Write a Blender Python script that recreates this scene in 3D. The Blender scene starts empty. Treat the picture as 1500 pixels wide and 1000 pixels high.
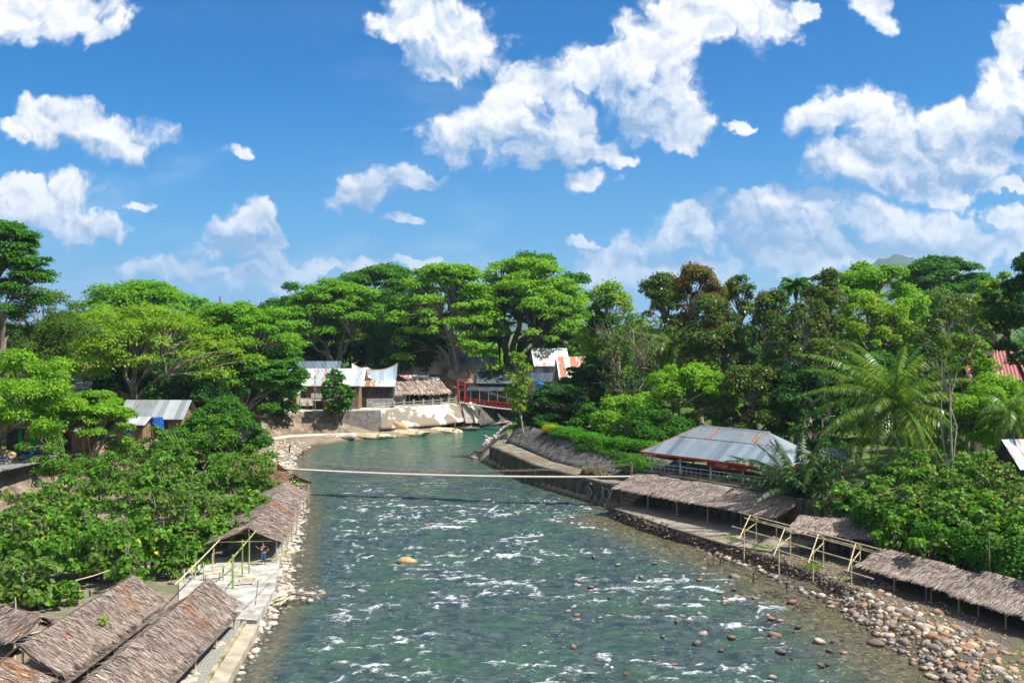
import bpy, math, random
import numpy as np
from mathutils import Vector, Matrix
C = bpy.context.scene.collection
SC = bpy.context.scene
R = math.radians
# ------------------------------------------------------------------ camera, light
H, F, HZ = 20.0, 1458.0, 475.0
cam_d = bpy.data.cameras.new('camera')
cam = bpy.data.objects.new('camera', cam_d); C.objects.link(cam); SC.camera = cam
cam.location = (0, 0, H); cam.rotation_euler = (R(90), 0, 0)
cam_d.sensor_width = 36; cam_d.lens = 36*F/1500; cam_d.shift_y = -(500-HZ)/1500
cam_d.clip_start = 0.5; cam_d.clip_end = 20000
SUN_EL, SUN_AZ = 57.0, 108.0            # azimuth clockwise from +Y (the view direction)
sd = bpy.data.lights.new('sun', 'SUN'); sun = bpy.data.objects.new('sun', sd); C.objects.link(sun)
sd.energy = 4.8; sd.angle = R(0.5); sd.color = (1.0, 0.95, 0.87)
sun.rotation_euler = (R(90-SUN_EL), 0, R(180-SUN_AZ)); sun.location = (0, 0, 300)
vs = SC.view_settings; vs.view_transform = 'Standard'; vs.look = 'None'; vs.gamma = 1; vs.exposure = 0.8

def N(nt, typ, **kw):
    n = nt.nodes.new(typ)
    for k, v in kw.items(): setattr(n, k, v)
    return n
def put(nt, sock, v):
    if v is None: return
    if hasattr(v, 'is_output') or isinstance(v, bpy.types.NodeSocket): nt.links.new(v, sock)
    else:
        if isinstance(v, (tuple, list)) and len(v) == 3 and len(sock.default_value) == 4: v = (*v, 1)
        sock.default_value = v
def M(nt, op, a, b=None, c=None, clamp=False):
    n = N(nt, 'ShaderNodeMath', operation=op); n.use_clamp = clamp
    put(nt, n.inputs[0], a); put(nt, n.inputs[1], b); put(nt, n.inputs[2], c)
    return n.outputs[0]
def VM(nt, op, a, b=None, c=None):
    n = N(nt, 'ShaderNodeVectorMath', operation=op)
    put(nt, n.inputs[0], a); put(nt, n.inputs[1], b)
    if c is not None: put(nt, n.inputs[2], c)
    return n.outputs['Value'] if op in ('LENGTH', 'DOT_PRODUCT', 'DISTANCE') else n.outputs[0]
def MIX(nt, f, a, b, blend='MIX'):
    n = N(nt, 'ShaderNodeMix', data_type='RGBA', blend_type=blend)
    put(nt, n.inputs[0], f); put(nt, n.inputs[6], a); put(nt, n.inputs[7], b)
    return n.outputs[2]
def SS(nt, x, lo, hi, a=0.0, b=1.0):
    n = N(nt, 'ShaderNodeMapRange', interpolation_type='SMOOTHSTEP')
    put(nt, n.inputs[0], x); n.inputs[1].default_value = lo; n.inputs[2].default_value = hi
    n.inputs[3].default_value = a; n.inputs[4].default_value = b
    return n.outputs[0]
def NOISE(nt, vec, scale, detail=4, rough=.55, dist=0, dims='3D', typ='FBM'):
    n = N(nt, 'ShaderNodeTexNoise', noise_dimensions=dims, noise_type=typ)
    if vec is not None: nt.links.new(vec, n.inputs['Vector'])
    n.inputs['Scale'].default_value = scale; n.inputs['Detail'].default_value = detail
    n.inputs['Roughness'].default_value = rough; n.inputs['Distortion'].default_value = dist
    return n.outputs[0]

# ------------------------------------------------------------------ world: Nishita sky + cumulus
cy = SC.cycles; cy.max_bounces = 6; cy.diffuse_bounces = 3; cy.glossy_bounces = 3; cy.transmission_bounces = 4; cy.use_adaptive_sampling = True; cy.adaptive_threshold = .02; cy.sample_clamp_indirect = 6
world = bpy.data.worlds.new('World'); SC.world = world; world.use_nodes = True
nt = world.node_tree; nt.nodes.clear()
out = N(nt, 'ShaderNodeOutputWorld')
sky = N(nt, 'ShaderNodeTexSky', sky_type='NISHITA'); sky.sun_disc = False
sky.sun_elevation = R(SUN_EL); sky.sun_rotation = R(SUN_AZ)
sky.air_density = 1.0; sky.dust_density = 0.4; sky.ozone_density = 3.0; sky.altitude = 200
hs = N(nt, 'ShaderNodeHueSaturation'); hs.inputs['Saturation'].default_value = 1.12; hs.inputs['Value'].default_value = 1.0
skc = MIX(nt, 1.0, sky.outputs[0], (.14, .545, .87), 'MULTIPLY'); nt.links.new(skc, hs.inputs['Color'])
tc = N(nt, 'ShaderNodeTexCoord'); sp = N(nt, 'ShaderNodeSeparateXYZ'); nt.links.new(tc.outputs['Generated'], sp.inputs[0])
ymax = M(nt, 'MAXIMUM', sp.outputs[1], .05)
U = M(nt, 'DIVIDE', sp.outputs[0], ymax); V = M(nt, 'DIVIDE', sp.outputs[2], ymax)
cb = N(nt, 'ShaderNodeCombineXYZ'); nt.links.new(U, cb.inputs[0]); nt.links.new(V, cb.inputs[1])
P0 = cb.outputs[0]
# warp
wn = N(nt, 'ShaderNodeTexNoise', noise_dimensions='2D'); nt.links.new(P0, wn.inputs['Vector'])
wn.inputs['Scale'].default_value = 9; wn.inputs['Detail'].default_value = 5; wn.inputs['Roughness'].default_value = .6
P1 = VM(nt, 'MULTIPLY_ADD', VM(nt, 'SUBTRACT', wn.outputs['Color'], (.5, .5, .5)), (.075, .06, 0), P0)
wn2 = N(nt, 'ShaderNodeTexNoise', noise_dimensions='2D'); nt.links.new(P0, wn2.inputs['Vector']); wn2.inputs['Scale'].default_value = 46; wn2.inputs['Detail'].default_value = 4
P1 = VM(nt, 'MULTIPLY_ADD', VM(nt, 'SUBTRACT', wn2.outputs['Color'], (.5, .5, .5)), (.022, .018, 0), P1)
# (azimuth px, elevation px, half width, half height) on a 1458 px tangent scale, origin (750,475)
CLOUDS = [(70,12,115,42),(150,45,36,18),(20,40,55,24),(645,38,92,46),(575,40,48,26),(630,92,62,24),(705,60,42,32),
 (905,95,78,48),(862,105,50,34),(950,70,80,62),(985,140,55,60),(1022,195,40,36),(960,165,60,44),(1005,30,75,44),(768,128,52,34),
 (720,180,60,42),(660,205,54,38),(770,215,95,32),(850,222,66,22),(908,238,32,13),(830,175,50,40),
 (1070,15,95,44),(1135,38,34,22),(1178,18,18,14),(1266,12,36,24),(1272,32,24,20),
 (1262,158,76,38),(1200,180,54,32),(1340,186,72,40),(1390,172,50,30),(1290,235,95,50),(1395,240,90,48),(1455,205,50,52),
 (1480,140,58,52),(1492,75,44,52),(1500,15,24,24),(1360,275,90,24),
 (122,195,108,36),(70,170,60,24),(25,192,44,18),(180,205,50,28),(18,268,26,16),(350,218,34,12),
 (95,290,70,34),(55,315,58,28),(130,330,60,28),(30,300,30,30),(205,296,28,9),(178,340,26,20),
 (352,318,42,26),(330,350,46,34),(385,345,22,38),(370,380,40,18),(600,270,42,20),(535,290,42,26),(590,328,30,9),(842,262,44,16),
 (350,412,70,24),(430,395,40,14),(480,388,46,12),(540,398,30,14),(620,390,44,12),(250,400,70,20),
 (905,365,62,20),(880,385,50,18),(1018,322,46,24),(1010,350,60,22),(960,400,120,20),(1120,305,70,18),(1190,300,110,22),(1150,345,130,36),
 (1290,330,110,36),(1380,345,76,34),(1420,330,36,20),(1240,375,200,26),(1480,322,36,18),(1090,186,17,11),(860,343,26,10),(1480,280,26,9),(1440,360,100,20)]
m = None
for (cx, cy, rx, ry) in CLOUDS:
    rx *= 1.34; ry *= 1.36
    u0, v0, su, sv = (cx-750)/F, (HZ-cy)/F, F/rx, F/ry
    ln = VM(nt, 'LENGTH', VM(nt, 'MULTIPLY_ADD', P1, (su, sv, 0), (-u0*su, -v0*sv, 0)))
    m = ln if m is None else M(nt, 'SMOOTH_MIN', m, ln, .35)
fb = NOISE(nt, P0, 20, 8, .54, 0, '2D')
off = VM(nt, 'ADD', P0, (0.006, .013, 0))
fb2 = NOISE(nt, off, 20, 8, .54, 0, '2D')
big = NOISE(nt, P0, 7, 4, .5, 0, '2D')
vo = N(nt, 'ShaderNodeTexVoronoi', voronoi_dimensions='2D', feature='SMOOTH_F1'); nt.links.new(P1, vo.inputs['Vector'])
vo.inputs['Scale'].default_value = 24; vo.inputs['Detail'].default_value = 3; vo.inputs['Roughness'].default_value = .55; vo.inputs['Smoothness'].default_value = .35
vo2 = N(nt, 'ShaderNodeTexVoronoi', voronoi_dimensions='2D', feature='SMOOTH_F1'); nt.links.new(VM(nt, 'ADD', P1, (0.004, .010, 0)), vo2.inputs['Vector'])
vo2.inputs['Scale'].default_value = 24; vo2.inputs['Detail'].default_value = 3; vo2.inputs['Roughness'].default_value = .55; vo2.inputs['Smoothness'].default_value = .35
d = M(nt, 'MULTIPLY', M(nt, 'SUBTRACT', 1.0, m), 1.55)
d = M(nt, 'ADD', d, M(nt, 'MULTIPLY', M(nt, 'SUBTRACT', fb, .5), .85))
d = M(nt, 'ADD', d, M(nt, 'MULTIPLY', M(nt, 'SUBTRACT', .52, vo.outputs['Distance']), .62))
dens = SS(nt, d, -.02, .58)
# brightness: billow relief, dark flat bases
rel = M(nt, 'ADD', M(nt, 'MULTIPLY', M(nt, 'SUBTRACT', fb, fb2), 1.3), M(nt, 'MULTIPLY', M(nt, 'SUBTRACT', vo2.outputs['Distance'], vo.outputs['Distance']), .7))
DARK = [(70,72,100,22),(640,86,60,14),(930,165,66,46),(720,232,110,26),(350,368,52,30),(120,228,110,16),(560,306,70,26),(600,288,50,22),(1200,240,40,50),(1330,215,90,26),
 (1370,262,80,18),(1485,210,34,40),(90,352,70,26),(1130,330,110,16),(1220,362,180,16),(1060,300,60,20),(1020,372,100,20),(1230,280,60,20),(800,240,60,20),(300,420,90,14)]
md = None
for (cx, cy, rx, ry) in DARK:
    u0, v0, su, sv = (cx-750)/F, (HZ-cy)/F, F/rx, F/ry
    ln = VM(nt, 'LENGTH', VM(nt, 'MULTIPLY_ADD', P1, (su, sv, 0), (-u0*su, -v0*sv, 0)))
    md = ln if md is None else M(nt, 'SMOOTH_MIN', md, ln, .4)
dk = SS(nt, md, .5, 1.95, 1.0, 0.0)
lit = M(nt, 'ADD', M(nt, 'SUBTRACT', .84, M(nt, 'MULTIPLY', dk, .70)), rel)
lit = M(nt, 'ADD', lit, M(nt, 'MULTIPLY', M(nt, 'SUBTRACT', big, .5), .35), clamp=True)
# clouds low over the horizon fade into the blue air
low = SS(nt, V, .0, .17, 0.62, 1.0)
dens = M(nt, 'MULTIPLY', dens, low)
thick = SS(nt, d, .0, .7)
dens = M(nt, 'MULTIPLY', dens, M(nt, 'ADD', .72, M(nt, 'MULTIPLY', thick, .28)))
dens = M(nt, 'MULTIPLY', dens, M(nt, 'SUBTRACT', 1.0, M(nt, 'MULTIPLY', dk, M(nt, 'MULTIPLY', M(nt, 'SUBTRACT', 1.0, thick), .55)) ))
wisp = SS(nt, NOISE(nt, VM(nt, 'MULTIPLY', P0, (3.5, 11, 0)), 1, 5, .6, 0, '2D'), .5, .8, 0, .22)
dens = M(nt, 'MAXIMUM', dens, M(nt, 'MULTIPLY', wisp, SS(nt, V, 0, .33, 1.6, .1)))
ccol = MIX(nt, lit, (1.9, 3.2, 5.0), (7.4, 7.45, 7.6))
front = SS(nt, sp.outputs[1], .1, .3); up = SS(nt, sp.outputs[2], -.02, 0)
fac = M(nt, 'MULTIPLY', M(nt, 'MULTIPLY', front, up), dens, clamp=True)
# unseen bright clouds added overhead and behind the view point to lift fill light
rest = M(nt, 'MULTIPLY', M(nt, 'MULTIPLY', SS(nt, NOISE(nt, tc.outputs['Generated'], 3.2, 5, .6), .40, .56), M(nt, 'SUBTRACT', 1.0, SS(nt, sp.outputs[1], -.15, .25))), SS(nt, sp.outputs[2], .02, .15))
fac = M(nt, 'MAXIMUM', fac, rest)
hcol = MIX(nt, SS(nt, V, -.02, .26, .5, 0.0), hs.outputs[0], (1.5, 3.3, 5.6))
bg = N(nt, 'ShaderNodeBackground'); bg.inputs[1].default_value = .085
bgc = N(nt, 'ShaderNodeBackground'); bgc.inputs[1].default_value = .085
nt.links.new(hcol, bg.inputs[0]); nt.links.new(ccol, bgc.inputs[0])
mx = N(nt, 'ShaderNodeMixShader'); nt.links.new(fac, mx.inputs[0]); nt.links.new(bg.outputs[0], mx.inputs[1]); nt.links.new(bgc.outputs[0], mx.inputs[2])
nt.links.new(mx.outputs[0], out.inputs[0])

# ------------------------------------------------------------------ placing helpers (world metres; H, F, HZ describe the view point)
def gp(px, py, z): D = (H-z)*F/(py-HZ); return ((px-750)/F*D, D, z)
def wp(px, py, D): return ((px-750)/F*D, D, H-(py-HZ)*D/F)
def up_(p, z): return (p[0], p[1], z)

# ------------------------------------------------------------------ noise in numpy
_perm = np.random.RandomState(7).rand(65536)
def vnoise(x, y, s=0):
    xi = np.floor(x).astype(np.int64); yi = np.floor(y).astype(np.int64); fx = x-xi; fy = y-yi
    fx = fx*fx*fx*(fx*(fx*6-15)+10); fy = fy*fy*fy*(fy*(fy*6-15)+10)
    h = lambda a, b: _perm[(a*73856093 ^ b*19349663 ^ (s*83492791+1013)) & 65535]
    return (h(xi, yi)*(1-fx)+h(xi+1, yi)*fx)*(1-fy)+(h(xi, yi+1)*(1-fx)+h(xi+1, yi+1)*fx)*fy
def fbm(x, y, s=0, o=4, g=.5):
    r = 0; a = 1; t = 0
    for i in range(o): r = r+a*vnoise(x*2**i+i*17.3, y*2**i-i*9.1, s+i); t += a; a *= g
    return r/t
def segdist(X, Y, pts, closed=True):
    d = np.full(X.shape, 1e9); n = len(pts)
    for i in range(n if closed else n-1):
        ax, ay = pts[i][:2]; bx, by = pts[(i+1) % n][:2]; vx, vy = bx-ax, by-ay; L = vx*vx+vy*vy+1e-9
        t = np.clip(((X-ax)*vx+(Y-ay)*vy)/L, 0, 1); d = np.minimum(d, np.hypot(X-ax-t*vx, Y-ay-t*vy))
    return d
def inside(X, Y, pts):
    r = np.zeros(X.shape, bool); n = len(pts)
    for i in range(n):
        ax, ay = pts[i][:2]; bx, by = pts[(i+1) % n][:2]
        if ay == by: continue
        r ^= ((ay > Y) != (by > Y)) & (X < (bx-ax)*(Y-ay)/(by-ay)+ax)
    return r

# ------------------------------------------------------------------ materials
MATS = {}
def newmat(name):
    m = bpy.data.materials.new(name); m.use_nodes = True; t = m.node_tree; t.nodes.clear()
    o = N(t, 'ShaderNodeOutputMaterial'); b = N(t, 'ShaderNodeBsdfPrincipled'); t.links.new(b.outputs[0], o.inputs[0])
    return m, t, b, o
def simple(name, c1, c2=None, rough=.8, scale=2.0, bump=0.0, bscale=None, metal=0, spec=.3, c3=None, lo=.35, hi=.65, island=0, stretch=None, rscale=None):
    """two or three tone procedural surface in object space, with fine bump"""
    if name in MATS: return MATS[name]
    m, t, b, o = newmat(name); c2 = c2 or c1
    tc = N(t, 'ShaderNodeTexCoord'); v = tc.outputs['Object']
    if stretch: v = VM(t, 'MULTIPLY', v, stretch)
    f = SS(t, NOISE(t, v, scale, 6, .6), lo, hi)
    col = MIX(t, f, c1, c2)
    if c3: col = MIX(t, SS(t, NOISE(t, v, (rscale or scale*.37), 5, .65), .52, .66), col, c3)
    if island:
        g = N(t, 'ShaderNodeNewGeometry'); r = M(t, 'ADD', M(t, 'MULTIPLY', g.outputs['Random Per Island'], island*2), 1-island)
        h = N(t, 'ShaderNodeHueSaturation'); put(t, h.inputs['Value'], r); put(t, h.inputs['Color'], col); col = h.outputs[0]
    put(t, b.inputs['Base Color'], col); b.inputs['Roughness'].default_value = rough; b.inputs['Metallic'].default_value = metal
    b.inputs['Specular IOR Level'].default_value = spec
    if bump:
        bn = N(t, 'ShaderNodeBump'); bn.inputs['Strength'].default_value = bump; bn.inputs['Distance'].default_value = .05
        put(t, bn.inputs['Height'], NOISE(t, v, bscale or scale*6, 5, .65)); put(t, b.inputs['Normal'], bn.outputs[0])
    MATS[name] = m; return m
def leafmat(name, c1, c2, c3=None, amt3=.06, trans=.5, clump=.5, rough=.6):
    if name in MATS: return MATS[name]
    m, t, b, o = newmat(name)
    g = N(t, 'ShaderNodeNewGeometry'); r = g.outputs['Random Per Island']
    tc = N(t, 'ShaderNodeTexCoord'); oi = N(t, 'ShaderNodeObjectInfo')
    n = NOISE(t, tc.outputs['Object'], clump, 3, .6)
    f = M(t, 'ADD', M(t, 'MULTIPLY', r, .55), M(t, 'SUBTRACT', M(t, 'MULTIPLY', n, 1.6), .58), clamp=True)
    col = MIX(t, f, c1, c2)
    if c3:
        w = N(t, 'ShaderNodeTexWhiteNoise', noise_dimensions='1D'); put(t, w.inputs['W'], M(t, 'MULTIPLY', r, 977))
        col = MIX(t, M(t, 'LESS_THAN', w.outputs['Value'], amt3), col, c3)
    put(t, b.inputs['Base Color'], col); b.inputs['Roughness'].default_value = rough; b.inputs['Specular IOR Level'].default_value = .2
    tr = N(t, 'ShaderNodeBsdfTranslucent'); put(t, tr.inputs[0], MIX(t, 1.0, col, (1.0, 1.15, .45), 'MULTIPLY'))
    ms = N(t, 'ShaderNodeMixShader'); ms.inputs[0].default_value = trans
    t.links.new(b.outputs[0], ms.inputs[1]); t.links.new(tr.outputs[0], ms.inputs[2]); t.links.new(ms.outputs[0], o.inputs[0])
    MATS[name] = m; return m
def corrugated(name, base, alt, rust, rustamt=.3, sheet=.8, rough=.42, metal=.55, along='X'):
    """painted or bare iron sheets: tone differs from sheet to sheet, rust runs down some of them"""
    if name in MATS: return MATS[name]
    m, t, b, o = newmat(name)
    tc = N(t, 'ShaderNodeTexCoord'); s = N(t, 'ShaderNodeSeparateXYZ'); put(t, s.inputs[0], tc.outputs['Object'])
    a = s.outputs[along]
    k = M(t, 'FLOOR', M(t, 'DIVIDE', a, sheet)); w = N(t, 'ShaderNodeTexWhiteNoise', noise_dimensions='1D'); put(t, w.inputs['W'], k)
    col = MIX(t, w.outputs['Value'], base, alt)
    n = NOISE(t, VM(t, 'MULTIPLY', tc.outputs['Object'], (3, .5, .5) if along == 'X' else (.5, 3, .5)), 1, 6, .65)
    w2 = N(t, 'ShaderNodeTexWhiteNoise', noise_dimensions='1D'); put(t, w2.inputs['W'], M(t, 'ADD', k, 31.7))
    f = SS(t, M(t, 'ADD', n, M(t, 'MULTIPLY', M(t, 'SUBTRACT', w2.outputs['Value'], .5), .35)), .72-rustamt*.4, .82-rustamt*.4)
    col = MIX(t, f, col, rust)
    col = MIX(t, SS(t, NOISE(t, tc.outputs['Object'], .7, 5, .6), .4, .8, 0, .35), col, (.16, .15, .13))
    put(t, b.inputs['Base Color'], col); b.inputs['Metallic'].default_value = metal
    put(t, b.inputs['Metallic'], M(t, 'MULTIPLY', M(t, 'SUBTRACT', 1, f), metal)); b.inputs['Roughness'].default_value = rough
    bn = N(t, 'ShaderNodeBump'); bn.inputs['Strength'].default_value = .6; bn.inputs['Distance'].default_value = .03
    put(t, bn.inputs['Height'], M(t, 'SINE', M(t, 'MULTIPLY', a, 2*math.pi/(sheet/4)))); put(t, b.inputs['Normal'], bn.outputs[0])
    MATS[name] = m; return m

# ------------------------------------------------------------------ mesh helpers
def npmesh(name, verts, quads, mat, parent=None, smooth=False, tris=None):
    """fast mesh from numpy arrays"""
    me = bpy.data.meshes.new(name); verts = np.asarray(verts, np.float32).reshape(-1, 3)
    me.vertices.add(len(verts)); me.vertices.foreach_set('co', verts.ravel())
    fs = []; tot = []
    if quads is not None and len(quads): q = np.asarray(quads, np.int32).reshape(-1, 4); fs.append(q.ravel()); tot.append(np.full(len(q), 4, np.int32))
    if tris is not None and len(tris): q = np.asarray(tris, np.int32).reshape(-1, 3); fs.append(q.ravel()); tot.append(np.full(len(q), 3, np.int32))
    li = np.concatenate(fs); tt = np.concatenate(tot)
    me.loops.add(len(li)); me.loops.foreach_set('vertex_index', li)
    me.polygons.add(len(tt)); st = np.concatenate([[0], np.cumsum(tt)[:-1]]).astype(np.int32)
    me.polygons.foreach_set('loop_start', st); me.polygons.foreach_set('loop_total', tt)
    if smooth: me.polygons.foreach_set('use_smooth', np.ones(len(tt), bool))
    me.update(calc_edges=True); me.materials.append(mat)
    o = bpy.data.objects.new(name, me); C.objects.link(o)
    if parent: o.parent = parent
    return o
def tag(o, label=None, cat=None, group=None, kind=None):
    if label: o['label'] = label
    if cat: o['category'] = cat
    if group: o['group'] = group
    if kind: o['kind'] = kind
    return o
def thing(name, loc, rz=0, label=None, cat=None, group=None):
    o = bpy.data.objects.new(name, None); C.objects.link(o); o.location = loc; o.rotation_euler = (0, 0, rz); o.empty_display_size = .2
    return tag(o, label, cat, group)
class MB:
    """collects simple shapes into one mesh; org = world point that becomes the local origin"""
    def __init__(s, org=(0, 0, 0)): s.v = []; s.f = []; s.o = Vector(org)
    def add(s, vs, fs): k = len(s.v); s.v += [tuple(Vector(p)-s.o) for p in vs]; s.f += [tuple(i+k for i in f) for f in fs]; return s
    def box(s, c, d, rz=0, tilt=None):
        x, y, z = d[0]/2, d[1]/2, d[2]/2; m = Matrix.Rotation(rz, 3, 'Z')
        if tilt: m = m @ Matrix.Rotation(tilt, 3, 'X')
        vs = [Vector(c)+m @ Vector((a*x, b*y, e*z)) for a in (-1, 1) for b in (-1, 1) for e in (-1, 1)]
        return s.add(vs, [(0, 1, 3, 2), (4, 6, 7, 5), (0, 4, 5, 1), (2, 3, 7, 6), (0, 2, 6, 4), (1, 5, 7, 3)])
    def tube(s, pts, rad, n=6, cap=True):
        pts = [Vector(p) for p in pts]
        if not hasattr(rad, '__len__'): rad = [rad]*len(pts)
        vs = []; fs = []
        for i, p in enumerate(pts):
            d = (pts[min(i+1, len(pts)-1)]-pts[max(i-1, 0)]).normalized()
            a = Vector((0, 0, 1)) if abs(d.z) < .9 else Vector((1, 0, 0)); u = d.cross(a).normalized(); w = d.cross(u)
            for k in range(n): t = 2*math.pi*k/n; vs.append(p+(u*math.cos(t)+w*math.sin(t))*rad[i])
        for i in range(len(pts)-1):
            for k in range(n): a = i*n+k; b = i*n+(k+1) % n; fs.append((a, b, b+n, a+n))
        if cap: fs.append(tuple(range(n-1, -1, -1))); fs.append(tuple((len(pts)-1)*n+k for k in range(n)))
        return s.add(vs, fs)
    def quad(s, a, b, c, d): return s.add([a, b, c, d], [(0, 1, 2, 3)])
    def slab(s, poly, dz):
        """polygon (3D points) given thickness dz downward"""
        n = len(poly); top = [Vector(p) for p in poly]; bot = [p-Vector((0, 0, dz)) for p in top]
        return s.add(top+bot, [tuple(range(n)), tuple(range(2*n-1, n-1, -1))]+[(i, i+n, (i+1) % n+n, (i+1) % n) for i in range(n)])
    def build(s, name, mat, parent=None, smooth=False):
        me = bpy.data.meshes.new(name); me.from_pydata(s.v, [], s.f); me.update(); me.materials.append(mat)
        import bmesh
        b = bmesh.new(); b.from_mesh(me); bmesh.ops.recalc_face_normals(b, faces=b.faces); b.to_mesh(me); b.free()
        if smooth:
            for p in me.polygons: p.use_smooth = True
        o = bpy.data.objects.new(name, me); C.objects.link(o)
        if parent: o.parent = parent
        return o
def copy_tree(o, parent=None):
    c = o.copy(); C.objects.link(c)
    if parent: c.parent = parent
    for ch in list(o.children): copy_tree(ch, c)
    return c
# ================================================================== SETTING
# shorelines at water level (world metres)
LS = [(-13, -30), (-13.2, 20), (-13.6, 40), (-14.5, 55.5), (-15.3, 68.6), (-15.8, 75), (-18.4, 89.7), (-21, 106), (-27.5, 129.6), (-31.5, 149.5), (-32, 164),
      (-27.4, 172.2), (-18.4, 177.5), (-11.5, 184.5), (-6.8, 196), (1.5, 213), (12.5, 228), (40, 246), (110, 280)]
RS = [(120, 262), (60, 235), (25, 212), (5, 198), (1.6, 187), (-1.5, 170), (-5.2, 156), (-4.6, 146), (-2.6, 141), (3.4, 123), (11.5, 107), (9.6, 101.6), (13.5, 94), (17, 85.8),
      (19.6, 79.5), (21.6, 72), (22.6, 63.4), (23, 57), (22.5, 45), (22, 20), (22, -30)]
RIVER = LS+RS
LT = [(-58, 20), (-57, 95), (-53.5, 107), (-51, 116), (-49, 135), (-47, 150), (-43, 163), (-38.5, 169.5), (-31, 172.5)]   # toe of the left revetment
LOWL = [(-13, -30)]+LS[1:11]+LT[::-1]
WALL = [(-3.4, 144.5), (2.6, 125), (11.2, 108.5), (15.8, 103.8), (22, 95.8), (27.2, 87), (31.2, 76), (36, 62), (38, 45), (38, 20)]   # right bank wall foot
LOWR = [(11.5, 107)]+RS[11:20]+[(22, 20), (38, 20)]+WALL[::-1][1:-2]
TOEF = [(-31, 172.5), (-24, 177.2), (-18.6, 181.5), (-13.5, 184.6), (-8.2, 193), (-3, 198.5), (2.4, 206), (8, 212)]              # toe of the far promenade
BEACH = [LS[10], LS[11], LS[12], LS[13], LS[14]]+TOEF[:6][::-1]
LEDGE = [WALL[0], WALL[1], WALL[2], WALL[3], (17, 106), (13.5, 111.3), (6.4, 126.4), (0.2, 146)]
HI = 4.4
LEDGEI = [(-1.9, 145.0), (4.0, 125.6), (12.4, 109.6), (16.6, 105.2), (17, 106), (13.5, 111.3), (6.4, 126.4), (0.2, 146)]
LTOP = [(-61.5, 40), (-60.5, 95), (-57, 107), (-54.6, 116), (-52.6, 135), (-50.6, 150), (-46, 165.5), (-40.6, 172.6), (-32.6, 176.4)]
STRIPS = [LT[1:]+LTOP[1:][::-1], [(0, 145.9), (5.2, 126.7), (13.3, 110.9), (16.6, 106.8), (19.0, 110.0), (16.1, 113.8), (8.2, 128.5), (2.6, 148)],
 [(-23.3, 177.3), (-21.5, 178.9), (-18.3, 181.6), (-13.6, 184.4), (-9.2, 191.5), (-10.2, 195.5), (-14.6, 188.4), (-18.6, 185), (-22, 180.6)]]
def ground_h(X, Y):
    inR = inside(X, Y, RIVER); dR = segdist(X, Y, RIVER)
    lowl = inside(X, Y, LOWL); lowr = inside(X, Y, LOWR); led = inside(X, Y, LEDGE); bch = inside(X, Y, BEACH)
    dl = np.minimum.reduce([np.where(inR, 0, dR), np.where(lowl, 0, segdist(X, Y, LOWL)), np.where(lowr, 0, segdist(X, Y, LOWR)), np.where(bch, 0, segdist(X, Y, BEACH)), np.where(led, 0, segdist(X, Y, LEDGE))])
    nz = fbm(X*.35, Y*.35, 3, 4); n2 = fbm(X*.05, Y*.05, 5, 3)
    w = np.where((X > 9) & (Y < 112), .9, 4.6)
    far = np.clip((np.hypot(X, Y-100)-160)/600, 0, 1)
    hi = .5+(HI-.5)*np.clip(dl/w, 0, 1)+np.clip(dl-5, 0, 30)*.03*nz+(n2-.3)*far*4
    h = np.where(lowl | lowr, np.minimum(.92, -.35+dR*.42)+(nz-.5)*.25*np.clip(dR/3, 0, 1), hi)
    h = np.where(bch, np.minimum(1.5, .03+dR*.42)+(nz-.5)*.3, h)
    h = np.where(led, np.where(inside(X, Y, LEDGEI), 2.2, .5), h)
    for s_ in STRIPS: h = np.where(inside(X, Y, s_), np.minimum(h, .2), h)
    # bed of the river, shallower along the right bank
    bed = -np.minimum(.25+dR*.22, 1.5)+(nz-.5)*.3
    return np.where(inR, bed, h)
def axis(a, b, st, far):
    core = np.arange(a, b+st, st); k = np.cumsum(st*1.22**np.arange(1, 34)); k = k[k < far]
    return np.concatenate([(a-k)[::-1], core, b+k])
xs = axis(-75, 60, .62, 9000); ys = axis(22, 235, .62, 9000)
GX, GY = np.meshgrid(xs, ys); GZ = ground_h(GX, GY)
nx, ny = len(xs), len(ys)
def gridfaces(nx, ny):
    i = np.arange(nx-1)[None, :]+np.arange(ny-1)[:, None]*nx
    return np.stack([i, i+1, i+1+nx, i+nx], -1).reshape(-1, 4)
m, t, b, o = newmat('earth_and_grass')
tc = N(t, 'ShaderNodeTexCoord'); sp_ = N(t, 'ShaderNodeSeparateXYZ'); put(t, sp_.inputs[0], tc.outputs['Object'])
n1 = NOISE(t, tc.outputs['Object'], .45, 7, .62); n2 = NOISE(t, tc.outputs['Object'], 6, 5, .7)
sand = MIX(t, n2, (.13, .10, .07), (.34, .28, .20)); sand = MIX(t, SS(t, n1, .35, .7), sand, (.24, .21, .17))
grs = MIX(t, n2, (.035, .075, .012), (.10, .17, .03)); grs = MIX(t, SS(t, NOISE(t, tc.outputs['Object'], .22, 5, .6), .5, .62), grs, (.19, .15, .09))
hi_ = SS(t, M(t, 'ADD', sp_.outputs[2], n1), 3.6, 4.6)
grav = SS(t, n1, .5, .62, 0, .55)
sxr = SS(t, sp_.outputs[0], 8, 12)
sand = MIX(t, sxr, sand, MIX(t, n2, (.05, .042, .032), (.21, .17, .125)))
low_ = MIX(t, grav, sand, MIX(t, n2, (.045, .09, .02), (.13, .17, .04)))
wet = SS(t, sp_.outputs[2], .02, .35)
put(t, b.inputs['Base Color'], MIX(t, wet, MIX(t, n2, (.07, .055, .035), (.17, .13, .085)), MIX(t, hi_, low_, grs)))
b.inputs['Roughness'].default_value = .95; b.inputs['Specular IOR Level'].default_value = .1
bn = N(t, 'ShaderNodeBump'); bn.inputs['Strength'].default_value = .8; bn.inputs['Distance'].default_value = .12
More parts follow.
